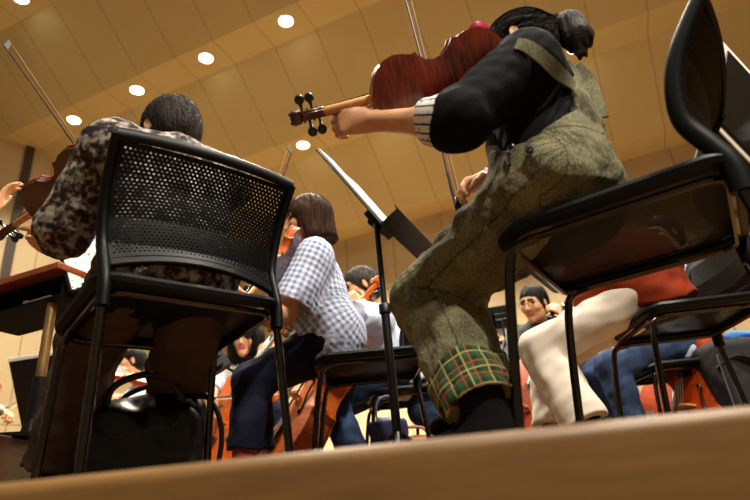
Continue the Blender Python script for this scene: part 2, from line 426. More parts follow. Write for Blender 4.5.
def bow(label, tip, frog, hair_dir, length=None, group=None):
    tip = V(tip); frog = V(frog); y = nz(tip-frog); L = np.linalg.norm(tip-frog); z = nz(-V(hair_dir)+y*(V(hair_dir)@y)); x = np.cross(y, z)
    r = empty('bow', label=label, cat='bow', group=group); r.matrix_world = frame_mat(frog, x, y, z)
    m = MB(); m.tube([V(0, -.03, 0), V(0, .1, 0), V(0, L*.5, -.011), V(0, L-.015, 0), V(0, L, .002)], [.0046, .0046, .0042, .003, .0028], 8); m.build('stick', BOWW, r)
    m = MB(); m.prism([(L-.018, .002), (L+.004, .004), (L+.012, -.012), (L+.02, -.026), (L+.004, -.026), (L-.008, -.014)], -.0045, .0045, lambda a, b, c: V(c, a, b)); m.build('tip_head', BOWW, r)
    m = MB(); m.box(V(0, L/2+.012, -.0245), V(.0095, L-.03, .0015)); m.build('hair_ribbon', HORSE, r)
    m = MB(); m.box(V(0, .012, -.013), V(.011, .05, .025)); m.build('frog', EBONY, r, bevel=.003)
    m = MB(); m.tube([V(0, .04, 0), V(0, .12, -.001)], .0054, 8); m.build('grip', BLKMET, r)
    m = MB(); m.tube([V(0, -.032, 0), V(0, -.042, 0)], .0052, 8); m.build('screw', CHROME, r)
    return r

# ------------------------------------------------------------------ chair
SEATZ = .45
def mesh_fabric(name, scale, hole):
    t = NT(name); c = t.coord(); sp = t.n('ShaderNodeSeparateXYZ'); t.l(c, sp.inputs[0])
    a = t.math('SUBTRACT', t.math('FRACT', t.math('MULTIPLY', sp.outputs[0], scale)), .5)
    row = t.math('FLOOR', t.math('MULTIPLY', sp.outputs[0], scale))
    b = t.math('SUBTRACT', t.math('FRACT', t.math('ADD', t.math('MULTIPLY', sp.outputs[1], scale), t.math('MULTIPLY', row, .5))), .5)
    d = t.math('ADD', t.math('MULTIPLY', a, a), t.math('MULTIPLY', b, b))
    t.set((8, 7, 7), .6, spec=.15)
    t.l(t.math('GREATER_THAN', d, hole*hole), t.b.inputs['Alpha']); MATS[name] = t.m; return t.m
SEATMESH = mesh_fabric('seat_mesh_fabric', 230, .1)
def seat_outline(w, d, r, n=8):
    pts = []
    for cx, cy, a0 in ((w-r, d-r, 0), (-w+r, d-r, 90), (-w+r, -d+r, 180), (w-r, -d+r, 270)):
        for i in range(n+1):
            a = math.radians(a0+90*i/n); pts.append((cx+r*math.cos(a), cy+r*math.sin(a)))
    return pts
def back_pt(u, v):                     # u -1..1 across, v 0 (bottom)..1 (top) of the back shell
    z = SEATZ+.015+v*.365
    y = np.interp(v, [0, .12, .3, .5, .75, 1], [-.205, -.19, -.165, -.17, -.20, -.265])
    w = np.interp(v, [0, .25, .6, 1], [.208, .212, .224, .232])
    return V(u*w, y-.045*(1-u*u)*(.4+.6*math.sin(PI*min(1, .25+v*.8)))-.0, z+.022*(1-u*u)*(v > .9)*0)
def arch(u): return .14+.085*(1-abs(u)**2.2)
def make_chair():
    r = empty('stacking_chair')
    m = MB(); o = seat_outline(.232, .225, .06)
    def dish(x, y): return -.012*max(0, 1-(x/.2)**2)*max(0, 1-(y/.2)**2)-.018*max(0, (y-.1)/.125)**2
    ring = []
    for sc_, dz in ((1., .012), (1.012, .024), (.985, .034), (.90, .030), (.89, .012), (.93, .004), (1., .012)):
        ring.append([V(x*sc_, y*sc_, SEATZ+dz+dish(x*sc_, y*sc_)) for x, y in o])
    n = len(o)
    for a, b in zip(ring[:-1], ring[1:]): m.add(a+b, [(i, (i+1) % n, n+(i+1) % n, n+i) for i in range(n)])
    m.build('seat_rim', PLASTIC, r)
    m = MB()
    m.grid(lambda u, w: V(o[int(round(u*n)) % n][0]*.895*w, o[int(round(u*n)) % n][1]*.895*w, SEATZ+.024+dish(o[int(round(u*n)) % n][0]*.895*w, o[int(round(u*n)) % n][1]*.895*w)), n, 6, True)
    m.build('seat_mesh', SEATMESH, r)
    m = MB(); m.tube([V(x*.90, y*.89, SEATZ-.006+dish(x, y)*.6) for x, y in seat_outline(.225, .222, .05)], .0085, 8, True); m.build('seat_frame', CHROME, r)
    for sx in (1, -1):
        m = MB(); m.tube(spline([V(sx*.198, .14, SEATZ-.012), V(sx*.203, .185, SEATZ-.02), V(sx*.207, .205, SEATZ-.06), V(sx*.21, .225, SEATZ-.2), V(sx*.216, .25, .012)], 6), .0105, 10)
        lg = m.build('leg', CHROME, r); q = MB(); q.lathe(V(sx*.216, .25, 0), UP, [(.012, 0), (.014, .002), (.014, .022), (.011, .026)], 12); q.build('foot_cap', RUBBER, lg)
        m = MB(); m.tube(spline([V(sx*.205, -.205, SEATZ+.02), V(sx*.207, -.21, SEATZ-.05), V(sx*.212, -.228, SEATZ-.22), V(sx*.22, -.25, .012)], 6), .0105, 10)
        lg = m.build('leg', CHROME, r); q = MB(); q.lathe(V(sx*.22, -.25, 0), UP, [(.012, 0), (.014, .002), (.014, .022), (.011, .026)], 12); q.build('foot_cap', RUBBER, lg)
        m = MB(); m.tube(spline([V(sx*.207, -.208, SEATZ-.045), V(sx*.208, -.206, SEATZ+.015)]+[back_pt(sx, v) for v in (.15, .35, .55, .75, .9, 1.)], 5), [.015]*6+[.014]*30, 10, flat=(1.0, 1.5)) if 0 else None
        pts = spline([V(sx*.207, -.21, SEATZ-.05), V(sx*.208, -.207, SEATZ+.01)]+[back_pt(sx, v) for v in (.12, .3, .5, .7, .88, 1.)], 5)
        m.tube(pts, list(np.linspace(.0165, .0125, len(pts))), 12, flat=(.9, 1.25)); m.build('back_post', PLASTIC, r)
    m = MB(); m.tube([back_pt(u, 1.)+V(0, 0, .008*(1-u*u)) for u in np.linspace(-1, 1, 21)], .0125, 10, flat=(1.5, .8)); m.build('top_rail', PLASTIC, r)
    m = MB()
    def low(u, w): return back_pt(u, arch(u)-.045+w*.06)
    m.grid(lambda u, w: low(u*2-1, w), 25, 5); m.build('lower_rail', PLASTIC, r, solid=.012)
    # perforated panel: one mesh, holes are real
    bpv = lambda u, t: back_pt(u, arch(u)+(.97-arch(u))*t)
    m = MB(); nu, nv = 40, 32; vs = []; fs = []; idx = {}
    def vid(u, v):
        k = (round(u, 5), round(v, 5))
        if k not in idx: idx[k] = len(vs); vs.append(bpv(min(1, max(-1, u)), v))
        return idx[k]
    v0, v1 = 0., 1.
    for j in range(nv):
        off = .5*(j % 2)
        for i in range(-1, nu):
            ua, ub = -.97+1.94*(i+off)/nu, -.97+1.94*(i+1+off)/nu; va, vb = v0+(v1-v0)*j/nv, v0+(v1-v0)*(j+1)/nv
            if ub <= -.97 or ua >= .97: continue
            uc, vc = (ua+ub)/2, (va+vb)/2
            edge = ua < -.93 or ub > .93 or j < 2 or j >= nv-1
            um = .5*(ua+ub); vm = .5*(va+vb)
            outer = [vid(ua, va), vid(um, va), vid(ub, va), vid(ub, vb), vid(um, vb), vid(ua, vb)]
            if edge: fs.append(tuple(outer)); continue
            hu, hv = (ub-ua)*.27, (vb-va)*.27
            b = len(vs)
            for a in (210, 270, 330, 30, 90, 150): vs.append(bpv(uc+hu*math.cos(math.radians(a))*1.08, vc+hv*math.sin(math.radians(a))*1.1))
            for q in range(6): fs.append((outer[q], outer[(q+1) % 6], b+(q+1) % 6, b+q))
    m.add(vs, fs); m.build('perforated_back', PLASTIC, r, smooth=False, solid=.005)
    return r
CHAIR0 = make_chair(); chair_used = [False]
def chair(c, facing, label, group=None, sc=1.):
    o = CHAIR0 if not chair_used[0] else copy_tree(CHAIR0); chair_used[0] = True
    sc = sc if hasattr(sc, '__len__') else (sc, sc); o.scale = (sc[0], sc[1], 1); o.location = (c[0], c[1], 0); o.rotation_euler = (0, 0, math.atan2(facing[1], facing[0])-PI/2)
    return tag(o, label, 'chair', group)

# ------------------------------------------------------------------ music stands
def perp(c0, c1, x, y, Y0, span=.5):       # depth at which (x, y) makes the desk's side square to its bottom edge
    w = nz(V(c1)-V(c0)); return min((P(x, y, Y) for Y in np.arange(Y0-span, Y0+span, .01)), key=lambda p: abs(nz(p-V(c0))@w))
def stand(label, c0, c1, c2, pole_xy=None, foot=True, lip=.07, group=None, away=False):
    """desk: c0 bottom corner, c1 other bottom corner, c2 the corner above c0"""
    c0, c1, c2 = V(c0), V(c1), V(c2); w = c1-c0; W = np.linalg.norm(w); x = w/W; h = c2-c0; h = h-x*(h@x); H = np.linalg.norm(h); y = h/H; z = np.cross(x, y)
    if (z[2] < 0 if not away else z@((c0+c1)/2-c_o) < 0): z = -z; c0, c1, x = c1, c0, -x   # keep x, y, z right-handed
    mid = (c0+c1)/2+y*H*.35
    r = empty('music_stand', (mid[0], mid[1], 0), label=label, cat='music stand', group=group); b = V(mid[0], mid[1], 0)
    loc = lambda p: V(p)-b
    Rm = np.stack([x, y, z], 1)
    m = MB(); m.box(loc((c0+c1)/2+y*H/2), (W, H, .006), Rm); m.build('desk', BLKMET, r, bevel=.002)
    m = MB(); m.box(loc((c0+c1)/2+z*lip/2), (W, .006, lip), Rm); m.box(loc((c0+c1)/2+z*lip+y*.008), (W, .018, .004), Rm); m.build('ledge', BLKMET, r)
    hp = mid-z*.035
    px = V(pole_xy[0], pole_xy[1]) if pole_xy is not None else hp[:2]
    m = MB(); m.box(loc(mid-z*.018), (.09, .10, .03), Rm); m.tube([loc(mid-z*.03-x*.05), loc(mid-z*.03+x*.05)], .014, 10); m.build('tilt_bracket', BLKMET, r, bevel=.003)
    top = V(px[0], px[1], hp[2]-.01)
    m = MB(); m.tube([loc(hp), loc(top-V(0, 0, .03)), loc(V(px[0], px[1], max(.25, top[2]*.55)))], .0095, 12); m.build('upper_pole', BLKMET, r)
    m = MB(); m.tube([loc(V(px[0], px[1], max(.25, top[2]*.6))), loc(V(px[0], px[1], .1))], .0135, 12); m.build('lower_pole', BLKMET, r)
    m = MB(); m.lathe(loc(V(px[0], px[1], max(.25, top[2]*.58))), UP, [(.014, 0), (.019, .004), (.019, .03), (.014, .036)], 14); m.build('collar', BLKMET, r)
    for k in range(3):
        a = 2*PI*k/3+.5; m = MB(); m.tube([loc(V(px[0], px[1], .13)), loc(V(px[0]+.1*math.cos(a), px[1]+.1*math.sin(a), .06)), loc(V(px[0]+.25*math.cos(a), px[1]+.25*math.sin(a), .012))], .008, 8); m.build('leg', BLKMET, r)
    return r, dict(c0=c0, x=x, y=y, z=z, W=W, H=H)
def score_mat():
    t = NT('printed_score'); c = t.coord('Object'); sp = t.n('ShaderNodeSeparateXYZ'); t.l(c, sp.inputs[0])
    band = stripes(t, sp.outputs[1], .034, .42); lines = stripes(t, sp.outputs[1], .0034, .28)
    notes = t.math('GREATER_THAN', t.noise(t.coord(scale=(1, .7, 1)), 170, 1), .6)
    f = t.math('MULTIPLY', band, t.math('MAXIMUM', t.math('MULTIPLY', lines, .55), notes))
    t.set(t.mix(f, (236, 233, 226), (70, 66, 66)), .85); MATS['printed_score'] = t.m; return t.m
SCORE = score_mat()
def sheet(label, d, u0, u1, v0, v1, off=.006, thick=.004, printed=True, sheets=1):
    c = d['c0']+d['x']*d['W']*(u0+u1)/2+d['y']*d['H']*(v0+v1)/2+d['z']*(off+thick/2)
    r = empty('sheet_music', label=label, cat='sheet music'); r.matrix_world = frame_mat(c, d['x'], d['y'], d['z'])
    w, h = d['W']*(u1-u0), d['H']*(v1-v0); m = MB()
    m.grid(lambda a, b: V((a-.5)*w, (b-.5)*h, thick/2+.004*math.sin(PI*a*2)**2*math.sin(b*2)), 13, 9)
    m.build('printed_page', SCORE if printed else PAPER, r)
    m = MB(); m.box(V(0, 0, 0), (w*.995, h*.995, thick)); m.build('page_stack', PAPER, r)
    return r
# ------------------------------------------------------------------ people
def ik(a, b, l1, l2, pole):
    a, b = V(a), V(b); d = np.linalg.norm(b-a); n = (b-a)/d
    if d > .985*(l1+l2): k = d/(.985*(l1+l2)); l1 *= k; l2 *= k; print('   reach x%.2f' % k)
    x = (l1*l1-l2*l2+d*d)/(2*d); hgt = math.sqrt(max(0, l1*l1-x*x)); p = V(pole)-n*(V(pole)@n)
    return a+n*x+nz(p)*hgt
def hand(wrist, d, palm, thumb, curl=.6, spread=.1, s=1., tcurl=.4, kset=.006, ts=1.):
    """d: towards the fingers, palm: the way the palm faces, thumb: +1/-1 which side the thumb leaves"""
    d = nz(d); pn = nz(V(palm)-d*(V(palm)@d)); x = np.cross(d, pn)*thumb; W = V(wrist); out = []
    q = lambda a, b, c: W+s*(x*a+d*b+pn*c)
    out.append(rc(q(0, -.012, 0), q(0, .03, 0), .025*s, .028*s, .02, flat=(pn, .72)))
    for i, (fx, L) in enumerate([(.029, .072), (.0095, .082), (-.010, .076), (-.028, .06)]):
        root = q(fx, .088-abs(fx-.005)*.25, -.002)
        out.append(rc(q(fx*.55, .02, 0), root, .0165*s, .0115*s, .014, flat=(pn, .85)))
        cu = curl if not hasattr(curl, '__len__') else curl[i]
        dirv = d*math.cos(spread*(1.5-i)*.5)+x*math.sin(spread*(1.5-i)*.5); p = root; ang = 0
        for j, fr in enumerate((.45, .31, .24)):
            ang += cu*(.75, 1.0, .7)[j]; dd = dirv*math.cos(ang)+pn*math.sin(ang); e = p+dd*L*fr*s
            out.append(rc(p, e, (.0098-.0009*j)*s, (.0092-.0011*j)*s, kset, m=0)); p = e
    t0 = q(.022, .018, .006); t1 = t0+s*.042*nz(x*.75*ts+d*.62+pn*.35*tcurl*2); t2 = t1+s*.034*nz(x*(.45-.5*tcurl)*ts+d*.85+pn*.6*tcurl); t3 = t2+s*.026*nz(x*(.25-.8*tcurl)*ts+d*.9+pn*.7*tcurl)
    out += [rc(t0, t1, .0165*s, .0125*s, .014), rc(t1, t2, .012*s, .0105*s, kset), rc(t2, t3, .0105*s, .0085*s, kset)]
    return out
def head(c, f, u, s=1., mask=False, smile=0):
    f = nz(f); u = nz(V(u)-f*(V(u)@f)); r = np.cross(f, u); R = np.stack([r, f, u]); c = V(c)
    q = lambda a, b, d: c+s*(r*a+f*b+u*d)
    H = [el(q(0, -.012, .03), R, V(.074, .094, .088)*s, .02), el(q(0, .03, -.045), R, V(.056, .06, .068)*s, .03), rc(q(0, .0, -.06), q(0, .066, -.098), .045*s, .022*s, .03),
         el(q(0, .05, .0), R, V(.058, .045, .06)*s, .03)]
    for sg in (1, -1):
        H.append(el(q(sg*.031, .083, .012), R, V(.017, .013, .012)*s, .006, op='-'))
    H += [rc(q(0, .086, .02), q(0, .108, -.024), .0075*s, .0115*s, .012), rc(q(-.011, .096, -.028), q(.011, .096, -.028), .008*s, .008*s, .008),
          rc(q(-.045, .076, .031), q(.045, .076, .031), .009*s, .009*s, .014)]
    for sg in (1, -1):
        H.append(el(q(sg*.031, .078, .011), R, V(.0125, .011, .0085)*s, .002, m=2 if True else 0))
        H.append(rc(q(sg*.016, .0935, .032), q(sg*.046, .083, .034), .0035*s, .0025*s, .003, m=3))
        H.append(el(q(sg*.043, .062, -.02), R, V(.02, .024, .02)*s, .02))
        Er = np.stack([nz(r*sg*.9-f*.42), nz(f*.9+r*sg*.42), u])
        H.append(el(q(sg*.077, -.008, -.004), Er, V(.008, .018, .031)*s, .006)); H.append(el(q(sg*.086, -.004, .002), Er, V(.006, .009, .016)*s, .004, op='-'))
    H += [rc(q(-.02, .089, -.053), q(.02, .089, -.053), .0065*s, .0065*s, .004, m=1), rc(q(-.016, .089, -.061), q(.016, .089, -.061), .007*s, .007*s, .004, m=1)]
    return H, dict(c=c, r=r, f=f, u=u, R=R, q=q, s=s)
def hair(style, h):
    q, R, s = h['q'], h['R'], h['s']; f, u = h['f'], h['u']
    face = [el(q(0, .128, -.035), R, V(.086, .085, .105)*s, .02, op='-')]
    ears = [el(q(sg*.085, .005, -.012), R, V(.018, .026, .034)*s, .008, op='-') for sg in (1, -1)]
    if style in ('short', 'thin'):
        t = 1.0 if style == 'short' else .985
        return [el(q(0, -.018, .034), R, V(.086, .106, .097)*s*t, .02), el(q(0, -.05, -.02), R, V(.074, .068, .075)*s, .03)]+face+ears+[pl(q(0, -.05, -.075), -u+f*.25)]
    if style == 'bob':
        return [el(q(0, -.014, .035), R, V(.093, .11, .1)*s, .02), rc(q(0, -.03, .03), q(0, -.03, -.09), .098*s, .092*s, .03), rc(q(-.055, .02, .02), q(-.062, .02, -.085), .042*s, .036*s, .03), rc(q(.055, .02, .02), q(.062, .02, -.085), .042*s, .036*s, .03)]+\
               [el(q(0, .125, -.05), R, V(.064, .075, .11)*s, .015, op='-'), pl(q(0, 0, -.112), -u)]
    if style == 'curly':
        return [el(q(0, -.014, .035), R, V(.108, .12, .112)*s, .02), rc(q(0, -.04, .03), q(0, -.045, -.11), .105*s, .1*s, .03), rc(q(-.072, .015, .02), q(-.085, .0, -.11), .042*s, .04*s, .03), rc(q(.072, .015, .02), q(.085, .0, -.11), .042*s, .04*s, .03)]+\
               [el(q(0, .128, -.045), R, V(.066, .08, .1)*s, .015, op='-')]
    if style == 'ponytail':
        return [el(q(0, -.016, .034), R, V(.084, .104, .096)*s, .02), el(q(0, -.055, -.005), R, V(.07, .062, .07)*s, .03), rc(q(0, -.1, .03), q(0, -.135, .03), .034*s, .026*s, .02)]+face+ears+[pl(q(0, -.05, -.072), -u+f*.5)]
def strand(amp, axis, seed=0):
    r = np.random.default_rng(seed); axis = nz(axis); K = []
    for i in range(6):
        k = r.normal(size=3); k = k-axis*(k@axis); K.append((nz(k)*r.uniform(180, 420)+r.normal(size=3)*16, r.uniform(0, 6)))
    return lambda X: (amp*sum(np.sin(X@k+p) for k, p in K)/3).astype(np.float32)
HAIRM = {}
def hairmat(name, c):
    t = NT(name); f = t.noise(t.coord(scale=(160, 160, 14)), 1, 3)
    t.set(t.ramp(f, [(.3, tuple(x*.5 for x in c)), (.7, tuple(min(255, x*1.25) for x in c))]), .55, spec=.15); t.bump(t.noise(t.coord(scale=(1, 1, .08)), 420, 3), .9, .004); MATS[name] = t.m; return t.m

def person(label, pel, chest, neckh, look, yaw, LW, RW, LA, RA, top, bottom, hairs, shoe=None, h=.0065, male=True, lpole=(0, 0, -1), rpole=(0, 0, -1), lknee=None, rknee=None,
           lhand=None, rhand=None, headup=None, shoulder_turn=0., stand=False, skinm=None, ua=.285, fa=.25, th=.43, sh=.41, nolegs=False, headscale=1., toes=None, extra_skin=(), sl=None, sr=None, extras=None, cuffz=.09):
    pel, chest, hc = V(pel), V(chest), V(neckh); base = V(pel[0], pel[1], 0)
    f = nz(V(yaw[0], yaw[1], 0)); left = V(-f[1], f[0], 0); up = nz(chest-pel); fw = nz(f-up*(f@up)); left = nz(np.cross(up, fw))
    a = shoulder_turn; sl_dir = left*math.cos(a)-fw*math.sin(a)
    sw = .175 if male else .155; SL = chest+sl_dir*sw if sl is None else V(sl); SR = chest-sl_dir*sw if sr is None else V(sr)
    HL = pel+left*.085; HR = pel-left*.085
    LW, RW = V(LW), V(RW); EL = ik(SL, LW, ua, fa, lpole); ER = ik(SR, RW, ua, fa, rpole)
    LA, RA = V(LA), V(RA); kp = f*1.0+V(0, 0, .6) if not stand else f
    KL = ik(HL, LA, th, sh, kp) if lknee is None else V(lknee); KR = ik(HR, RA, th, sh, kp) if rknee is None else V(rknee)
    if lknee is not None: print(label[:30], 'legs', [round(float(np.linalg.norm(p-q)), 2) for p, q in ((HL, KL), (KL, LA), (HR, KR), (KR, RA))])
    g = 1. if male else .92
    H, hf = head(hc, look, (hc-chest)+V(0, 0, .35) if headup is None else headup, headscale)
    mid = pel*.5+chest*.5
    S = [el(pel, np.stack([left, fw, up]), V(.15, .105, .1)*g, .04), rc(pel+up*.04, mid, .115*g, .112*g, .05, flat=(fw, .76)), rc(mid, chest-up*.08, .112*g, .122*g, .05, flat=(fw, .74)), rc(SL-up*.01, SR-up*.01, .05, .05, .05),
         rc(chest+up*.02, hc-hf['u']*.06-hf['f']*.012, .052*g+.002, .05*g+.002, .03)]
    S += [rc(SL, EL, .05*g, .042*g, .02), rc(EL, LW, .043*g, .027*g, .015), rc(SR, ER, .05*g, .042*g, .02), rc(ER, RW, .043*g, .027*g, .015),
          rc(EL, EL*.65+LW*.35, .043*g, .041*g, .02), rc(ER, ER*.65+RW*.35, .043*g, .041*g, .02)]
    S += [rc(HL, KL, .082*g, .056*g, .03), rc(KL, LA, .053*g, .036*g, .02), rc(HR, KR, .082*g, .056*g, .03), rc(KR, RA, .053*g, .036*g, .02)]
    tl = f if toes is None else nz(V(toes[0])); tr = f if toes is None else nz(V(toes[1]))
    for A, td in ((LA, tl), (RA, tr)):
        S += [rc(A, A+td*.02-UP*.035, .036, .036, .02), rc(A-UP*.045, A+td*.14-UP*.055, .034, .026, .03, flat=(UP, .9))]
    hs = .93 if not male else 1.0
    dl = lhand or {}; dr = rhand or {}
    S += hand(LW, dl.get('d', LW-EL), dl.get('palm', UP), +1 if dl.get('flip') else -1, dl.get('curl', .6), s=hs, tcurl=dl.get('tcurl', .4), spread=dl.get('spread', .1), ts=dl.get('ts', 1.))
    S += hand(RW, dr.get('d', RW-ER), dr.get('palm', -UP), -1 if dr.get('flip') else +1, dr.get('curl', .6), s=hs, tcurl=dr.get('tcurl', .4), spread=dr.get('spread', .1))
    S += H+list(extra_skin)
    mats = list(BODYM)
    if skinm: mats[0] = skinm
    root = blob('person', S, h, mats, base=base); tag(root, label, 'person')
    J = dict(SL=SL, SR=SR, EL=EL, ER=ER, LW=LW, RW=RW, HL=HL, HR=HR, KL=KL, KR=KR, LA=LA, RA=RA, pel=pel, chest=chest, left=left, fw=fw, up=up, mid=mid, f=f, root=root, base=base, hf=hf, tl=tl, tr=tr)
    # upper garment
    t = top; e = t.get('ease', .02); slf = t.get('sleeve', .62); hem = t.get('hem', .08)
    def T(ex):
        return [el(pel, np.stack([left, fw, up]), V(.155, .118, .11)*g+ex, .05), rc(pel-up*hem, mid, .135*g+ex, .122*g+ex, .06, flat=(fw, .82), ref=-fw, cuts=[(pel-up*hem, -up)]), rc(mid, chest-up*.07, .122*g+ex, .132*g+ex, .06, flat=(fw, .78), ref=-fw), rc(SL-up*.015, SR-up*.015, .055+ex, .055+ex, .06), rc(chest, chest+nz(hc-chest)*.055, .062*g+ex*.6, .055*g+ex*.5, .04)]
    J['torso'] = T
    C = T(e)
    seatc = [(V(0, 0, .508), -UP)] if not stand else []
    C = [dict(p, cuts=list(p['cuts'])+[(pel-up*hem, -up)]+seatc) for p in C]; NEG = []
    if t.get('drape'):
        kd = nz((KL+KR)/2-pel); dn_ = nz(UP-kd*(UP@kd)); lo_, hi_ = t.get('lap', (-.06, .03)); q_ = pel+kd*t['drape']+dn_*hi_
        C.append(rc(pel+dn_*(hi_+.02), q_, .165*g+e, .15*g+e*.3, .04, cuts=seatc+[(q_, kd), (pel+dn_*lo_, -dn_)]))
    for A, B, Wt in ((SL, EL, LW), (SR, ER, RW)):
        k = t.get('k', .03); loose = t.get('loose', .0)
        if slf <= 1: Q = A+(B-A)*slf; C.append(rc(A-(B-A)*.05, Q, .058+e, .056+e*.7+loose, k, m=t.get('sleeve_m', 0), cuts=[(Q, nz(B-A))], ref=-fw)); rr = .056+e*.7+loose-.007; NEG.append(rc(Q-nz(B-A)*.025, Q+nz(B-A)*.04, rr, rr, .004, op='-', cuts=[(Q-nz(B-A)*.025, nz(A-B))]))
        else:
            Q = B+(Wt-B)*(slf-1); C += [rc(A, B, .056+e, .05+e*.6+loose*.6, k, ref=-fw), rc(B, Q, .05+e*.6+loose*.6, (.034 if not loose else .045)+e*.7+loose, k, cuts=[(Q, nz(Wt-B))], ref=-fw)]; rr = (.034 if not loose else .045)+e*.7+loose-.007; NEG.append(rc(Q-nz(Wt-B)*.025, Q+nz(Wt-B)*.04, rr, rr, .004, op='-', cuts=[(Q-nz(Wt-B)*.025, nz(B-Wt))]))
    C += NEG; J['top'] = C
    shirt = blob(t.get('name', 'shirt'), C, h*1.0, t['mats'], root, base, noise=wrinkle(t.get('wr', .004), 30, int(abs(hc[0]*97))), uv=True)
    J['shirt'] = shirt
    if t.get('collar'):
        m = MB(); cp = chest+nz(hc-chest)*.055; ax = nz(hc-chest)
        x_ = nz(np.cross(ax, fw)); y_ = np.cross(x_, ax)
        m.tube([cp+(x_*math.cos(q)*.064+fw*math.sin(q)*.064)*1.0 - base+ax*.0 for q in np.linspace(0, 2*PI, 28, endpoint=False)], .012, 8, True, flat=(1.6, .6)); m.build('collar', t['mats'][0], shirt)
    # lower garment
    if not nolegs:
        b = bottom; e = b.get('ease', .012); w0, w1 = b.get('knee', .07), b.get('hem_r', .062)
        C = [] if b.get('shorts') else []
        C += [el(pel-up*.01, np.stack([left, fw, up]), V(.155, .12, .1)*g+e, .04, cuts=seatc)]
        for Hp, K, A in ((HL, KL, LA), (HR, KR, RA)):
            Q = A+(K-A)*b.get('cut', .05); C += [rc(Hp, K, .088*g+e, w0+e*.5, .03, cuts=seatc if K[2] > .5 else ()), rc(K, Q, w0+e*.5, w1, .03, cuts=[(Q, nz(A-K))])]
        if b.get('extra'): C += b['extra'](J)
        J['legs'] = C
        J['trousers'] = blob(b.get('name', 'trousers'), C, h, b['mats'], root, base, noise=b.get('noise') or wrinkle(b.get('wr', .005), 24, 3), uv=True)
        if b.get('sock'):
            for K, A in ((KL, LA), (KR, RA)): blob('sock', [rc(A-UP*.02, A*.6+K*.4, .047*g, .055*g, .02)], h, [b['sock']], root, base)
        for A, td in ((LA, tl), (RA, tr)):
            hd = np.cross(UP, td); Rm = np.stack([hd, td, UP]); C = [rc(A+UP*.025, A-UP*.04, .05, .046, .02), rc(A-UP*.045-td*.02, A+td*.135-UP*.06, .044, .036, .04, flat=(UP, .85)), pl(A-UP*.088, -UP)]
            so = blob('shoe', C, h, [shoe or BLKCLOTH], root, base)
            m = MB(); o = [(-.038, -.06), (-.03, -.075), (.03, -.075), (.038, -.06), (.04, .03), (.046, .1), (.035, .155), (.01, .175), (-.015, .17), (-.04, .14), (-.046, .09), (-.038, .02)]
            m.prism(o, -.1, -.083, lambda a, b_, c: A-base+hd*a+td*b_+UP*c); m.build('sole', RUBBER, so)
    hm, style = hairs
    ho = blob('hair', hair(style, hf), .005 if h > .0055 else .0042, [hm], root, base, noise=(lambda X: strand(.001, hf['u'])(X)+wrinkle(.002, 90, 7)(X)) if style == 'short' else strand(.0014, hf['u'] if style != 'ponytail' else hf['f'], 3) if style != 'curly' else (lambda X: (strand(.002, hf['u'])(X)+wrinkle(.012, 70, 5)(X))))
    J['hair'] = ho
    return J
def glasses(J, m=None):
    hf = J['hf']; q = lambda a, b, c: hf['q'](a, b, c)-J['base']; mb = MB()
    for sg in (1, -1):
        mb.tube([q(sg*.033+.023*math.cos(t), .104-.004*abs(math.cos(t)), .008+.0165*math.sin(t)) for t in np.linspace(0, 2*PI, 18, endpoint=False)], .0016, 6, True)
        mb.tube([q(sg*.056, .1, .012), q(sg*.075, .07, .012), q(sg*.08, -.005, .01)], .0015, 6)
    mb.tube([q(-.01, .106, .012), q(.01, .106, .012)], .0015, 6)
    return mb.build('glasses', m or BLKMET, J['root'])

def fld(prims, X):
    D = np.full(len(X), .5)
    for p in prims:
        d = sdf(p, X)
        if p['op'] == '+': D = smin(D, d, p['k'])
        else: D = -smin(-D, d, p['k'])
    return D
def hit(prims, x, y, off=0., t0=.7):
    """where the sight line through (x, y) meets a garment, and the outward normal there"""
    r = nz(ray(x, y)); t = t0
    for _ in range(90):
        d = fld(prims, (c_o+r*t)[None])[0]-off; t += max(d*.7, 1e-4) if d > 2e-4 else 0
        if d < 2e-4 or t > 4: break
    p = c_o+r*t; e = 3e-3; g = V(*[(fld(prims, (p+e*I3[i])[None])[0]-fld(prims, (p-e*I3[i])[None])[0]) for i in range(3)])
    return p, nz(g)
def ribbon(name, pts, nrm, w, th, m, parent, base, n=6):
    pts = spline(pts, n); k = len(pts); nn = [nz(np.asarray(nrm[min(len(nrm)-1, i//n)])*(1-(i % n)/n)+np.asarray(nrm[min(len(nrm)-1, i//n+1)])*(i % n)/n) for i in range(k)]
    mb = MB()
    def fn(u, v):
        i = int(round(u*(k-1))); t = nz(pts[min(k-1, i+1)]-pts[max(0, i-1)]); s_ = nz(np.cross(t, nn[i])); a = [(-1, -1), (-1, 1), (1, 1), (1, -1), (-1, -1)][int(round(v*4))]
        return pts[i]+s_*a[0]*w/2+nn[i]*a[1]*th/2-base
    mb.grid(fn, k, 5); return mb.build(name, m, parent)

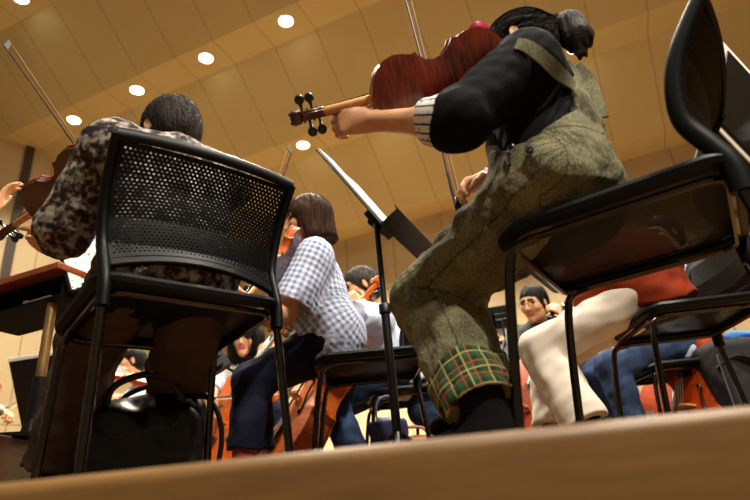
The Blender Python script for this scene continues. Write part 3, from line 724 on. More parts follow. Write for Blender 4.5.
def strands(J, prims, n, L, crown, tie=None, r=.0009, seed=1, lift=.0015, wild=.15):
    """loose hairs combed over the hair from the crown (or towards the tie)"""
    g = np.random.default_rng(seed); ho = J['hair']; me = ho.data; co = np.zeros(len(me.vertices)*3, np.float32); me.vertices.foreach_get('co', co); co = co.reshape(-1, 3)+J['base']
    p = co[g.integers(0, len(co), n)].astype(float); paths = [p.copy()]; S = 7; jit = g.normal(size=(n, 3))*wild; LL = L*g.uniform(.5, 1.1, n)
    for i in range(S):
        e = 3e-3; N = np.stack([fld(prims, p+e*I3[k])-fld(prims, p-e*I3[k]) for k in range(3)], 1); N /= np.linalg.norm(N, axis=1)[:, None]+1e-9
        dv = (p-crown) if tie is None else (tie-p); dv = dv/(np.linalg.norm(dv, axis=1)[:, None]+1e-9)-UP*(.35 if tie is None else 0)+jit
        dv = dv-N*(dv*N).sum(1)[:, None]; dv /= np.linalg.norm(dv, axis=1)[:, None]+1e-9
        p = p+dv*(LL/S)[:, None]; d = fld(prims, p); p = p-N*(d-lift*(1+g.uniform(0, 1.2, n)))[:, None]*.9; paths.append(p.copy())
    mb = MB()
    for k in range(n): mb.tube([q[k]-J['base'] for q in paths], list(np.linspace(r, r*.35, S+1)), 4, cap=False)
    o = mb.build('loose_hairs', ho.data.materials[0], ho); return o
# ------------------------------------------------------------------ the hall
AZ = math.radians(22); cu = V(-math.cos(AZ), math.sin(AZ), 0); cv = V(math.sin(AZ), math.cos(AZ), 0)   # along the folds / towards the back wall
def uvz(u, v, z): return cu*u+cv*v+V(0, 0, z)
TL = [1.9026, 1.3068, 1.1797, .8457, .7857, .5702, .5352]; CA, CB = 9.0, .55
fold = {}
for i in (0, 2, 4, 6): v = CA/(TL[i]+CB); fold[i] = (v, TL[i]*v-CH)
for i in (1, 3, 5): v = (fold[i+1][1]+CH)/TL[i]; fold[i] = (v, fold[i+1][1])
vb_, zb_ = fold[0]; prof = [(.6, zb_+1.6), (vb_-.55, zb_)]+[fold[i] for i in range(7)]
wall_v, wall_z = fold[6]
def ceil_mat():
    t = NT('ceiling_panel'); c = t.coord(); sp = t.n('ShaderNodeSeparateXYZ'); t.l(c, sp.inputs[0])
    seam = stripes(t, t.math('ADD', sp.outputs[0], 38.43), .685, .013)
    f = t.noise(c, 1.2, 4); g = t.noise(c, 60, 2)
    base = t.ramp(t.math('ADD', t.math('MULTIPLY', f, .7), t.math('MULTIPLY', g, .3)), [(.3, (206, 192, 144)), (.7, (214, 200, 152))])
    t.set(t.mix(seam, base, (150, 126, 84)), .75, spec=.2); MATS['ceiling_panel'] = t.m; return t.m
CEIL = ceil_mat()
def wall_mat():
    t = NT('wall_panel'); c = t.coord(); sp = t.n('ShaderNodeSeparateXYZ'); t.l(c, sp.inputs[0])
    seam = t.math('MAXIMUM', stripes(t, t.math('ADD', sp.outputs[0], 40.2), .9, .012), stripes(t, t.math('ADD', sp.outputs[2], .35), 1.8, .007))
    f = t.noise(c, 1.5, 4)
    t.set(t.mix(seam, t.ramp(f, [(.3, (194, 176, 140)), (.7, (204, 186, 150))]), (110, 84, 46)), .7, spec=.25); MATS['wall_panel'] = t.m; return t.m
WALL = wall_mat()
def local_obj(name, m, mt, rotz): pass
U0, U1 = -9.5, 9.0
crot = math.atan2(cu[1], cu[0])                     # local x runs along the folds
def to_loc(u, v, z): return V(u, -v, z)
m = MB()
for (v0, z0), (v1, z1) in zip(prof[:-1], prof[1:]): m.add([to_loc(U0, v0, z0), to_loc(U1, v0, z0), to_loc(U1, v1, z1), to_loc(U0, v1, z1)], [(0, 1, 2, 3)])
o = m.build('ceiling', CEIL, smooth=False); o.rotation_euler = (0, 0, crot); tag(o, kind='structure')
m = MB(); m.add([to_loc(U0, wall_v, -.1), to_loc(U1, wall_v, -.1), to_loc(U1, wall_v, wall_z+.02), to_loc(U0, wall_v, wall_z+.02)], [(0, 1, 2, 3)])
o = m.build('wall_back', WALL, smooth=False); o.rotation_euler = (0, 0, crot); tag(o, kind='structure')
lw = [(9.9, 1.), (8.45, 4.6), (7.85, 6.2), (7.0, wall_v+.05)]
a, b = uvz(lw[0][0], lw[0][1], 0), uvz(lw[-1][0], lw[-1][1], 0); d_ = b-a; wl = np.linalg.norm(d_)
m = MB(); m.add([V(0, 0, -.1), V(wl, 0, -.1), V(wl, 0, 9), V(0, 0, 9)], [(0, 1, 2, 3)])
o = m.build('wall_left', WALL, smooth=False); o.location = a; o.rotation_euler = (0, 0, math.atan2(d_[1], d_[0])); tag(o, kind='structure')
# dark groove strip on the left wall
dn = nz(d_); nrm = nz(np.cross(UP, dn));
if nrm@(-a) < 0: nrm = -nrm
def wall_hit(x, y):
    r_ = ray(x, y); k = ((a-c_o)@nrm)/(r_@nrm); return c_o+r_*k
q0 = wall_hit(20, 200); 
m = MB(); m.box(V(q0[0], q0[1], 4.4)+nrm*.02, (.13, .04, 9), np.stack([dn, nrm, UP], 1)); o = m.build('trim_1', mat('dark_trim', (58, 46, 34), .6), smooth=False); tag(o, kind='structure')
a2, b2 = uvz(-8.8, 1.5, 0), uvz(-6.8, wall_v+.05, 0); d2 = b2-a2
m = MB(); m.add([V(0, 0, -.1), V(np.linalg.norm(d2), 0, -.1), V(np.linalg.norm(d2), 0, 9), V(0, 0, 9)], [(0, 1, 2, 3)])
o = m.build('wall_right', WALL, smooth=False); o.location = a2; o.rotation_euler = (0, 0, math.atan2(d2[1], d2[0])); tag(o, kind='structure')
# stage floor with its rounded front edge
def stage_mat():
    t = NT('stage_boards'); c = t.coord(); f = t.noise(t.coord(scale=(3, 45, 45)), 1.5, 5, .6); g = t.noise(c, 5, 3)
    sp = t.n('ShaderNodeSeparateXYZ'); t.l(c, sp.inputs[0]); seam = stripes(t, t.math('ADD', sp.outputs[1], 10.), .11, .02)
    col = t.ramp(t.math('ADD', t.math('MULTIPLY', f, .6), t.math('MULTIPLY', g, .4)), [(.3, (92, 64, 32)), (.7, (124, 90, 46))])
    t.set(t.mix(seam, col, (70, 42, 20)), .45, spec=.35); MATS['stage_boards'] = t.m; return t.m
STAGE = stage_mat()
e0, e1 = PZ(0, 482, 0), PZ(750, 404, 0); ed = nz(e1-e0); en = V(-ed[1], ed[0], 0)
print('lip', e0, e1)
def lipf(s_, n_, z_): return e0+ed*s_+en*n_+V(0, 0, z_)
sec = [(12, -.02), (12, 0), (.02, 0)]+[(.016-.016*math.sin(t), -.016+.016*math.cos(t)) for t in np.linspace(.2, PI/2, 6)]+[(0, -.09), (.03, -.092), (.03, -.9), (.3, -.9)]
m = MB(); m.grid(lambda u, w: lipf(-9+19*u, *sec[int(round(w*(len(sec)-1)))]), 2, len(sec))
o = m.build('floor', STAGE); tag(o, kind='structure')
m = MB(); m.add([V(-10, -3, -.9), V(10, -3, -.9), V(10, 1.2, -.9), V(-10, 1.2, -.9)], [(0, 1, 2, 3)]); o = m.build('floor_hall', mat('hall_floor', (96, 70, 46), .7), smooth=False); tag(o, kind='structure')

# downlights in the ceiling
LENS = emit('lit_lamp_lens', (255, 240, 212), 30); BEZEL = mat('white_bezel', (225, 215, 195), .5)
def band_hit(x, y, i):
    r_ = ray(x, y); z = fold[i][1]; return c_o+r_*((z-c_o[2])/r_[2])
DL = [((21, -2), 0, 'top left corner of the photo, alone at the upper edge'), ((74, 120), 2, 'leftmost lamp, beside the raised bow'), ((137, 90), 2, 'second lamp from left, up-left of the grey-haired head'),
      ((206, 58), 2, 'third lamp from left, up-right of the grey-haired head'), ((286, 21), 2, 'fourth lamp from left, above the violin scroll'),
      ((303, 145), 4, 'lamp just below the violin scroll and pegs'), ((380, 117), 4, 'lamp half hidden behind the playing forearm'), ((575, 48), 4, 'lamp right of the dark ponytail')]
DLP = []
for (px, py), i, txt in DL:
    if i == 0: v0 = vb_; z0 = zb_; r_ = ray(px, py); p = c_o+r_*((z0-c_o[2])/r_[2])
    else: p = band_hit(px, py, i)
    DLP.append((p, txt))
def downlight(p, label, lens):
    r = empty('downlight', p, label=label, cat='ceiling lamp', group='round downlights in the ceiling')
    m = MB(); rr = .095
    m.lathe(V(0, 0, 0), -UP, [(rr*1.0, -.05), (rr*1.18, -.002), (rr*1.18, .008), (rr*1.0, .008), (rr*.98, -.03)], 24); m.build('bezel', BEZEL, r)
    m = MB(); m.lathe(V(0, 0, 0), -UP, [(.001, .004), (rr*.6, .012), (rr*.97, .006), (rr*.97, .0)], 24); m.build('lens', lens, r)
    return r
for p, txt in DLP: downlight(p, 'lit round ceiling downlight, '+txt, LENS)
def lamp(kind, name, loc, energy, color=(1, .86, .66), **kw):
    l = bpy.data.lights.new(name, kind); l.energy = energy; l.color = color; o = bpy.data.objects.new(name, l); COL.objects.link(o); o.location = loc
    for k, v in kw.items():
        if k == 'target': o.rotation_euler = (Vector(v)-Vector(loc)).to_track_quat('-Z', 'Y').to_euler()
        else: setattr(l, k, v)
    return o
WARM = (1, .88, .68)
for k, (p, txt) in enumerate(DLP): lamp('SPOT', 'downlight_beam', p-UP*.06, (1200, 380, 700, 1200, 1300, 1400, 1400, 1400)[k], WARM, target=tuple(p-UP*3), spot_size=math.radians(95), spot_blend=.6, shadow_soft_size=.1)
# unseen spots added above and in front of the stage to brighten the players
for x, y, z, en_, sz in ((1.8, -2.2, 5.0, 1500, .16), (2.6, .2, 5.6, 1600, .16), (-1.4, -.6, 6.0, 420, .16), (.4, 3.2, 5.4, 700, .12), (2.6, 4.0, 5.0, 700, .12), (-.6, 4.4, 4.9, 420, .12)):
    lamp('SPOT', 'added_stage_spot', (x, y, z), en_, (1, .92, .78), target=(x*.5+.1, y*.4+1.3, .6), spot_size=math.radians(85), spot_blend=.5, shadow_soft_size=sz)
w = bpy.data.worlds.new('hall_light'); SC.world = w; w.use_nodes = True; w.node_tree.nodes['Background'].inputs[0].default_value = (1, .78, .5, 1); w.node_tree.nodes['Background'].inputs[1].default_value = .17

# ------------------------------------------------------------------ chairs
cA = V(-.588, 1.45); fA = nz(V(-.58, .81)); cB = V(.60, 1.213); fB = nz(V(-.88, .45)); cC = V(-.05, 2.36); fC = nz(V(-1, -.05)); cD = V(1.10, 1.97); fD = nz(V(-.95, .28)); cE = V(1.53, 3.1); fE = nz(V(-1, -.05))
chair((-.59, 1.475), (-.65, .76), 'black perforated-back chair the man in the dark patterned shirt sits on', sc=(1.07, 1.))
chair((.599, 1.219), (-.853, .521), 'black mesh chair at right front, seat seen from below, under the overalls', sc=1.09)
chair((-.06, 2.31), (-1, -.08), 'black chair under the woman in the blue gingham shirt')
chair((1.115, 2.05), (-1., .04), 'black mesh chair under the person in white trousers', sc=1.02)
chair(cE, fE, 'black chair under the blue-jeans player, low behind the white-trousers chair')
# ------------------------------------------------------------------ cloth
def floral():
    t = NT('dark_floral_cloth'); c = t.coord(); f = t.noise(c, 36, 3, .55); g = t.noise(c, 70, 2)
    t.set(t.ramp(t.math('ADD', t.math('MULTIPLY', f, .8), t.math('MULTIPLY', g, .2)), [(.42, (40, 32, 32)), (.48, (70, 58, 54)), (.53, (122, 112, 106)), (.6, (160, 150, 142))]), .85, spec=.2); return t.m
FLORAL = floral()
GINGHAM = check_cloth('blue_gingham', (216, 220, 232), (118, 132, 176), .026, .5)
GREYCHECK = check_cloth('grey_check', (214, 212, 210), (96, 98, 108), .02, .4)
TARTAN = check_cloth('green_tartan', (52, 84, 52), (26, 48, 32), .03, .5, extra=[((150, 76, 46), .03, .11), ((172, 156, 98), .045, .07)])
def cuff_mat():
    t = NT('striped_cuff'); c = t.coord(attr='cloth'); sp = t.n('ShaderNodeSeparateXYZ'); t.l(c, sp.inputs[0])
    a_ = stripes(t, t.math('ADD', sp.outputs[0], 1), .021, .22); n_ = t.math('GREATER_THAN', t.noise(t.coord(scale=(1, 1, 1)), 130, 2), .64)
    t.set(t.mix(t.math('MAXIMUM', a_, t.math('MULTIPLY', n_, .8)), (226, 222, 216), (40, 44, 84)), .85, spec=.2); return t.m
CUFF = cuff_mat()
OLIVE = linen('olive_linen', (56, 54, 38), (128, 123, 94), .9); DENIM = mat('dark_denim', (22, 26, 44), .9, spec=.15, bump=.3, var=.2); JEANS = mat('blue_jeans', (38, 52, 78), .9, spec=.15, bump=.3, var=.35, scale=9)
BROWNT = mat('dark_brown_trousers', (66, 51, 43), .9, spec=.12, bump=.3); WHITET = mat('white_trousers', (216, 204, 190), .9, spec=.15, bump=.25, var=.03)
REDS = mat('red_knit', (136, 48, 24), .9, spec=.15, bump=.4); PALEBLUE = mat('pale_blue_cotton', (186, 198, 220), .9, spec=.15); WHITES = mat('white_cotton', (222, 224, 232), .9, spec=.15, var=.03)
TEAL = mat('teal_cotton', (24, 120, 140), .9); BLACKS = mat('black_cotton', (13, 12, 16), .92, spec=.12, bump=.35, bscale=120); REDSHOE = mat('red_shoe', (140, 52, 40), .6)
HB = hairmat('dark_brown_hair', (30, 19, 13)); HBOB = hairmat('brown_bob_hair', (58, 32, 18)); HK = hairmat('black_hair', (18, 15, 14)); HG = hairmat('grey_hair', (62, 55, 50)); HGB = hairmat('greying_brown_hair', (36, 26, 20))

# ------------------------------------------------------------------ woman in overalls
vE, vS = P(508, 66, 1.15), P(281, 122, 1.12); vd = nz(vS-vE)
fiddle('violin', 'violin with striped red-brown back, seen from below, held by the woman in overalls', 'violin', vE, vS, nz(nz(ray(430, 75))+V(0, 0, -.03)), np.linalg.norm(vS-vE)/.578, chinrest=mat('pink_chin_rest', (172, 36, 70), .25), wood_back=VFLAME)
bf = P(456, 208, 1.45); bt_ = P(400, -22, 1.42); bt_d = nz(bt_-bf); print('W bow', np.linalg.norm(bt_-bf))
def bib(J):
    T = [dict(p) for p in J['torso'](.040)][:3]; up, fw, left, ch, pel_ = J['up'], J['fw'], J['left'], J['chest'], J['pel']
    T += [rc(pel_+up*.06, pel_+up*.16, .148, .135, .05, flat=(fw, .9))]
    T = [dict(p, cuts=list(p['cuts'])+[(ch-up*.03-fw*.05, nz(up+fw*.35)), (V(0, 0, .508), -UP)]) for p in T]; R_ = np.stack([left, fw, up]); o = []
    for sg in (1, -1): o.append(el(pel_+up*.285+left*sg*.17+fw*.03, R_, V(.15, .175, .215), .01, op='-'))
    return T+o
W = person('woman in black T-shirt and olive linen overalls playing a violin, dark hair in a ponytail', (.455, 1.215, .585), (.468, 1.225, .935), (.468, 1.258, 1.098), (-.88, .34, -.08), (-.88, .45),
    P(372, 121, 1.15), P(489, 178, 1.43), P(484, 412, 1.19), P(488, 398, 1.58), dict(name='t_shirt', mats=[BLACKS], sleeve=1.12, ease=.022, loose=.004, wr=.005, hem=.02), dict(name='overalls', mats=[OLIVE], ease=.02, knee=.082, hem_r=.072, wr=.008, cut=.12, extra=bib, noise=lambda X: wrinkle(.007, 22, 3)(X)+wrinkle(.003, 44, 11, ridged=True, stretch=(1, 1, .6))(X)),
    (HB, 'ponytail'), h=.0048, male=False, lpole=(.15, -.58, -1), rpole=(.3, .2, -1), lknee=P(428, 300, 1.42), rknee=P(450, 285, 1.72),
    lhand=dict(d=(-.95, .12, .16), palm=(-.05, .9, .3), curl=[1.0, 1.05, 1.05, 1.1], tcurl=.1, ts=.3), rhand=dict(d=(-.8, -.05, -.3), palm=(.1, -.2, -1), curl=.75, tcurl=.6), sl=(.42, 1.08, .90), toes=((-.95, .2, -.1), (-.95, .2, 0)))
B0 = W['base']; ov = W['trousers']; shp = W['top']
# plaid turned-up cuffs, striped sleeve cuffs, straps, buttons
for A_, K_ in ((W['LA'], W['KL']), (W['RA'], W['KR'])):
    d_ = nz(K_-A_); blob('cuff', [rc(A_-d_*.005, A_+d_*.105, .084, .091, .01, cuts=[(A_-d_*.005, -d_), (A_+d_*.105, d_)], ref=V(.3, -1, 0)), rc(A_-d_*.05, A_+d_*.04, .077, .079, .004, op='-', cuts=[(A_+d_*.04, d_)])], .0045, [TARTAN], ov, B0, noise=wrinkle(.004, 30, 9), uv=True)
for E_, T_ in ((W['EL'], W['LW']), (W['ER'], W['RW'])):
    d_ = nz(T_-E_); blob('sleeve_cuff', [rc(E_+d_*.02, E_+d_*.085, .066, .056, .01, cuts=[(E_+d_*.085, d_), (E_+d_*.012, -d_)], ref=V(0, -1, 0))], .0045, [CUFF], W['shirt'], B0, noise=wrinkle(.003, 30, 4), uv=True)
sp_ = [hit(shp, *q, off=.006) for q in ((516, 44), (526, 46), (541, 56), (556, 70), (571, 83), (580, 96))]
ribbon('strap', [p for p, n in sp_], [n for p, n in sp_], .036, .005, OLIVE, ov, B0)
fw, up, left = W['fw'], W['up'], W['left']
bk = W['chest']-fw*.17
tail = [P(576, 66, 1.36), P(589, 80, 1.36), P(597, 100, 1.34), P(602, 118, 1.33)]
ribbon('strap', tail, [nz(V(-.3, -.9, .2))]*4, .036, .006, OLIVE, ov, B0)
for q in ((513, 149), (531, 152)):
    p_, n_ = hit(W['legs']+shp, *q); m = MB(); m.lathe(p_+n_*.006-B0, n_, [(.0005, 0), (.0085, 0), (.0095, .003), (.007, .006), (.0005, .0055)], 14); m.build('button', mat('dark_button', (22, 26, 36), .3), ov)
p_, n_ = hit(W['legs']+shp, 509, 156); q_, _n = hit(W['legs']+shp, 512, 167)
m = MB(); m.tube([p_+n_*.004-B0, q_+n_*.008-B0], [.006, .004], 8); m.lathe(p_+n_*.002-B0, n_, [(.0005, 0), (.008, 0), (.008, .004), (.0005, .004)], 10); m.build('clasp', BLKMET, ov)
m = MB(); pc = W['hf']['q'](0, -.128, .032); r0 = W['hf']['f']; m.tube([pc+(W['hf']['r']*math.cos(t)+W['hf']['u']*math.sin(t))*.026-B0 for t in np.linspace(0, 2*PI, 18, endpoint=False)], .011, 8, True); m.build('hair_tie', BLKCLOTH, W['hair'])
bow('violin bow with dark stick held upright by the woman in overalls', bt_, bf, nz(V(.8, .55, .1)))
q = W['hf']['q']
blob('ponytail', [rc(q(0, -.122, .03), q(.0, -.15, .015), .024, .038, .02), rc(q(.0, -.15, .015), q(.0, -.16, -.04), .038, .036, .03), rc(q(.0, -.16, -.04), q(.0, -.15, -.10), .036, .014, .03)], .0042, [HB], W['hair'], B0, noise=strand(.0035, UP, 4))
strands(W, hair('ponytail', W['hf']), 1100, .09, q(0, 0, .1), tie=q(0, -.122, .03), seed=3)
# ------------------------------------------------------------------ man in the dark patterned shirt
def along(p, q, L): return V(p)+nz(V(q)-V(p))*L
a_tip = P(5, 46, 1.62); best_ = min((abs(np.linalg.norm(P(136, 240, yy)-a_tip)-.74), yy) for yy in np.arange(1.45, 2.2, .02)); a_frog = P(136, 240, best_[1]); print('A frog', a_frog, best_)
aE, aS = P(108, 163, 1.5), P(-8, 241, 1.75)
fiddle('violin', 'dark red-brown violin at the left, under the chin of the man in the patterned shirt', 'violin', aE, along(aE, aS, .6), nz(nz(ray(60, 200))+V(0, 0, .25)), 1.02, wood_back=VDARK)
A = person('man with greying hair and dark patterned shirt, seen from behind, playing a violin', (-.57, 1.42, .585), (-.60, 1.45, .955), (-.645, 1.50, 1.11), (-.8, .55, -.15), (-.58, .81),
    P(56, 241, 1.64), a_frog+V(.03, -.02, .02), V(*P(52, 468, 1.74)[:2], .1), V(*P(170, 452, 2.12)[:2], .1), dict(name='shirt', mats=[FLORAL], sleeve=1.12, ease=.028, loose=.02, wr=.006, hem=.14, collar=True), dict(name='trousers', mats=[BROWNT], ease=.02, knee=.086, hem_r=.084, wr=.006, cut=.06),
    (HGB, 'short'), h=.0055, lpole=(.1, -.6, -1), rpole=(.8, -.2, -.5), lhand=dict(d=(-.85, .3, .05), palm=(-.1, .4, .9), curl=.8, tcurl=.2), rhand=dict(d=(-.7, .2, -.2), palm=(0, 0, -1), curl=.7), shoulder_turn=.1, toes=((-.6, .8, 0), (-.5, .85, 0)))
strands(A, hair('short', A['hf']), 1300, .035, A['hf']['q'](0, -.05, .12), seed=5, lift=.002, wild=.3)
bow('long violin bow slanting to the upper left, belonging to the man in the patterned shirt', a_tip, a_frog, nz(V(.6, .6, .3)))

# ------------------------------------------------------------------ woman in blue gingham (middle)
g_ch = P(317, 272, 2.36); gE = P(300, 240, 2.24); gS = along(gE, P(250, 300, 1.98), .6)
fiddle('violin', 'orange violin under the chin of the woman with the brown bob', 'violin', gE, gS, nz(V(-.5, .35, .8)), 1., wood_back=VDARK, wood_top=VORANGE, rib=VORANGE)  # dark wood on the back puts its shade into the colour
G = person('woman with a brown bob, blue gingham shirt and dark jeans, playing a violin', (-.235, 2.36, .585), g_ch, P(307, 222, 2.34), (-.93, -.32, -.2), (-1, -.03),
    along(gS, gE, .1)+V(.02, -.02, -.04), P(244, 306, 2.22), (-.585, 2.27, .10), (-.56, 2.46, .10), dict(name='shirt', mats=[GINGHAM], sleeve=.85, ease=.026, loose=.022, wr=.005, hem=.12, collar=True, drape=.09), dict(name='jeans', mats=[DENIM], ease=.014, knee=.07, hem_r=.066, wr=.005, cut=.24, sock=REDSHOE),
    (HBOB, 'bob'), REDSHOE, h=.0058, male=False, lpole=(-.5, -.3, -1), rpole=(-.3, .7, -.6), lknee=P(252, 382, 2.28), rknee=P(254, 380, 2.46), lhand=dict(d=(-.7, -.5, .2), palm=(-.4, .4, .8), curl=.8), rhand=dict(d=(-.6, -.2, -.3), palm=(0, 0, -1)))
strands(G, hair('bob', G['hf']), 900, .09, G['hf']['q'](0, -.03, .13), seed=6)
g_tip = P(292, 151, 2.2); bow('thin violin bow whose tip rises above the perforated chair back', g_tip, along(g_tip, P(244, 306, 2.2), .73), nz(V(-.7, -.3, .3)))

# ------------------------------------------------------------------ cellist with dark curly hair
kE, kS = P(200, 482, 3.5), P(292, 318, 3.72)
fiddle('cello', 'orange cello with a visible f-hole, in front of the curly-haired woman', 'cello', kE, along(kE, kS, 1.24), nz(V(-.35, -.9, .3)), 1., cello=True, wood_back=VORANGE, wood_top=VORANGE, rib=VORANGE)
K = person('woman with black curly hair and glasses in a grey checked shirt, playing the cello', (-1.0, 4.02, .585), (-1.0, 3.97, .92), P(246, 341, 3.88), (-.1, -.95, -.1), (-.1, -1),
    P(275, 349, 3.62), P(213, 402, 3.42), (-.72, 3.6, .09), (-1.35, 3.6, .09), dict(name='shirt', mats=[GREYCHECK], sleeve=1.2, ease=.022, wr=.004), dict(name='trousers', mats=[DENIM]), (HK, 'curly'), h=.006, male=False,
    lpole=(1, -.2, .2), rpole=(-1, 0, -.2), lhand=dict(d=(-.9, -.1, .1), palm=(0, .8, -.3), curl=.8), rhand=dict(d=(-.3, -.3, -.8), palm=(.6, .6, -.3), curl=.5), lknee=(-.72, 3.62, .52), rknee=(-1.32, 3.62, .52))
glasses(K)
strands(K, hair('curly', K['hf']), 700, .12, K['hf']['q'](0, 0, .13), seed=8, wild=.7, lift=.006, r=.0016)
chair((-1.0, 4.05), (-.1, -1), 'black chair beneath the curly-haired cello player')
kf = P(209, 398, 3.38); bow('cello bow held level by the curly-haired woman', along(kf, P(290, 391, 3.42), .7), kf, nz(V(0, .8, -.3)))

# ------------------------------------------------------------------ grey-haired cellist in pale blue
yE, yS = P(276, 474, 2.68), P(386, 282, 2.95)
fiddle('cello', 'red-orange cello between the gingham shirt and the grey-haired man', 'cello', yE, along(yE, yS, 1.24), nz(V(-.8, -.5, .3)), 1., cello=True, wood_back=VORANGE, wood_top=VORANGE, rib=VORANGE)
Gm = person('grey-haired man in a pale blue T-shirt and jeans behind the gingham shirt', (.09, 3.08, .585), P(374, 328, 3.06), P(361, 288, 3.04), (-.95, -.25, -.3), (-1, -.12),
    P(363, 306, 2.86), P(322, 366, 2.86), (-.17, 2.86, .09), (-.15, 3.2, .09), dict(name='t_shirt', mats=[PALEBLUE], sleeve=.7, ease=.024, loose=.02, wr=.004), dict(name='jeans', mats=[JEANS], ease=.016, knee=.075, hem_r=.07), (HG, 'short'), h=.006,
    lpole=(.4, -.2, -1), rpole=(0, .4, -1), lhand=dict(d=(-.5, .1, .5), palm=(-.2, .6, .2), curl=.8), rhand=dict(d=(-.8, -.3, -.3), palm=(0, 0, -1)))
strands(Gm, hair('short', Gm['hf']), 500, .045, Gm['hf']['q'](0, -.05, .12), seed=10, wild=.35, r=.0014)
chair((.10, 3.1), (-1, -.12), 'black chair of the grey-haired man, behind the gingham shirt')

# ------------------------------------------------------------------ man with glasses
mE, mS = P(508, 476, 3.08), P(580, 285, 3.42)
fiddle('cello', 'reddish cello held by the man with glasses, behind the white trousers', 'cello', mE, along(mE, mS, 1.24), nz(V(-.5, -.85, .3)), 1., cello=True, wood_back=VRED, wood_top=VRED, rib=VRED)
Mn = person('man with glasses and short black hair looking down over his cello', (1.10, 3.75, .585), (1.06, 3.68, .91), P(534, 304, 3.55), (-.68, -.7, -.28), (-.6, -.8),
    P(566, 318, 3.36), P(500, 385, 3.1), (1.05, 3.2, .09), (.62, 3.35, .09), dict(name='shirt', mats=[mat('dark_green_shirt', (44, 50, 48), .9)], sleeve=1.6, collar=True), dict(name='trousers', mats=[DENIM]), (HK, 'short'), h=.0058,
    lpole=(.8, -.2, -.6), rpole=(-.6, 0, -.8), lhand=dict(d=(-.4, -.1, .5), palm=(-.4, .5, 0), curl=.8), rhand=dict(d=(-.3, -.5, -.5), palm=(.5, 0, -.5)))
glasses(Mn)
strands(Mn, hair('short', Mn['hf']), 500, .045, Mn['hf']['q'](0, -.05, .12), seed=9, wild=.35, r=.0014)
chair((1.12, 3.78), (-.6, -.8), 'black chair beneath the man with glasses')

# ------------------------------------------------------------------ red top and white trousers
R = person('person in a red knit top and white trousers, seated with legs drawn back', (1.0, 2.03, .565), (.80, 2.1, .93), P(548, 155, 2.05), (-.9, .1, -.2), (-.96, .2),
    P(520, 165, 1.9), P(545, 190, 2.2), P(588, 428, 2.04), P(556, 430, 2.28), dict(name='top', mats=[REDS], sleeve=.8, ease=.034, wr=.006, hem=.10, drape=.24, lap=(.03, .085)), dict(name='trousers', mats=[WHITET], ease=.004, knee=.078, hem_r=.085, wr=.005),
    (HK, 'bob'), h=.0058, male=False, lknee=P(541, 350, 2.12), rknee=P(548, 356, 2.32), lpole=(.6, -.1, .4), rpole=(.6, .2, .4))

# ------------------------------------------------------------------ jeans player at the right
jE, jS = P(640, 440, 2.75), P(684, 246, 3.02)
J = person('person in a pale blue shirt and blue jeans, half hidden behind the right-hand chairs', (1.60, 3.1, .585), P(676, 278, 3.08), P(664, 236, 3.06), (-.9, -.3, -.1), (-1, -.05),
    P(688, 270, 2.98), P(640, 320, 3.0), (1.22, 2.98, .09), (1.2, 3.2, .09), dict(name='shirt', mats=[PALEBLUE], sleeve=.6, ease=.03, loose=.03), dict(name='jeans', mats=[JEANS], ease=.016, knee=.076, hem_r=.07), (HB, 'short'), h=.006,
    lpole=(-.8, -.6, -.3), lhand=dict(d=(.2, .1, .8), palm=(.3, .6, 0), curl=.8), sl=P(668, 268, 2.92))
qE, qS = P(672, 432, 3.75), P(704, 262, 4.0)
fiddle('cello', 'red-orange cello standing beyond the low chair at the right', 'cello', qE, along(qE, qS, 1.24), nz(V(-.25, -.95, .2)), 1., cello=True, wood_back=VRED, wood_top=VRED, rib=VRED)
fiddle('cello', 'cello whose neck the pale blue shirted player holds beside the mesh chair back', 'cello', along(P(684, 250, 3.02), P(712, 470, 3.0), 1.24), P(684, 250, 3.02), nz(V(-.9, -.3, .2)), 1., cello=True, wood_back=VRED, wood_top=VRED, rib=VRED)

# ------------------------------------------------------------------ far players
vE2 = P(148, 380, 4.32); vS2 = P(108, 372, 4.1)
fiddle('violin', 'red-brown violin of the far player in white', 'violin', vE2, along(vE2, vS2, .6), nz(V(-.2, -.75, .6)), 1., wood_back=VRED, rib=VRED)
Vp = person('far player in a white shirt and face mask with a violin, left background', (-1.92, 4.55, .585), P(141, 394, 4.5), P(131, 362, 4.45), (-.85, -.5, -.1), (-.9, -.45),
    P(112, 384, 4.15), P(118, 398, 4.1), (-2.2, 4.2, .09), (-2.3, 4.5, .09), dict(name='shirt', mats=[WHITES], sleeve=.8, ease=.03, loose=.02), dict(name='trousers', mats=[mat('pale_trousers', (190, 192, 204), .9)], ease=.02), (HK, 'short'), h=.0065, lhand=dict(d=(-.5, -.3, .6), palm=(0, .5, .5)))
hf = Vp['hf']; blob('face_mask', [el(hf['q'](0, .058, -.05), hf['R'], V(.058, .052, .05), .01), pl(hf['q'](0, 0, -.012), hf['u'])], .004, [WHITES], Vp['root'], Vp['base'])
chair((-1.9, 4.57), (-.9, -.45), 'black chair beneath the far player in white')
Fp = person('far player with a bare forearm, seen between the overalls and a chair leg', (1.08, 4.75, .585), (1.06, 4.72, .93), P(501, 337, 4.7), (-.7, -.6, -.35), (-.4, -.9),
    P(474, 350, 4.35), P(480, 372, 4.3), (.95, 4.3, .09), (.7, 4.4, .09), dict(name='shirt', mats=[WHITES], sleeve=.8), dict(name='trousers', mats=[BROWNT]), (HK, 'short'), h=.0065, lpole=(1, 0, -.2))
chair((1.08, 4.77), (-.4, -.9), 'black chair beneath the far player with the bare forearm')
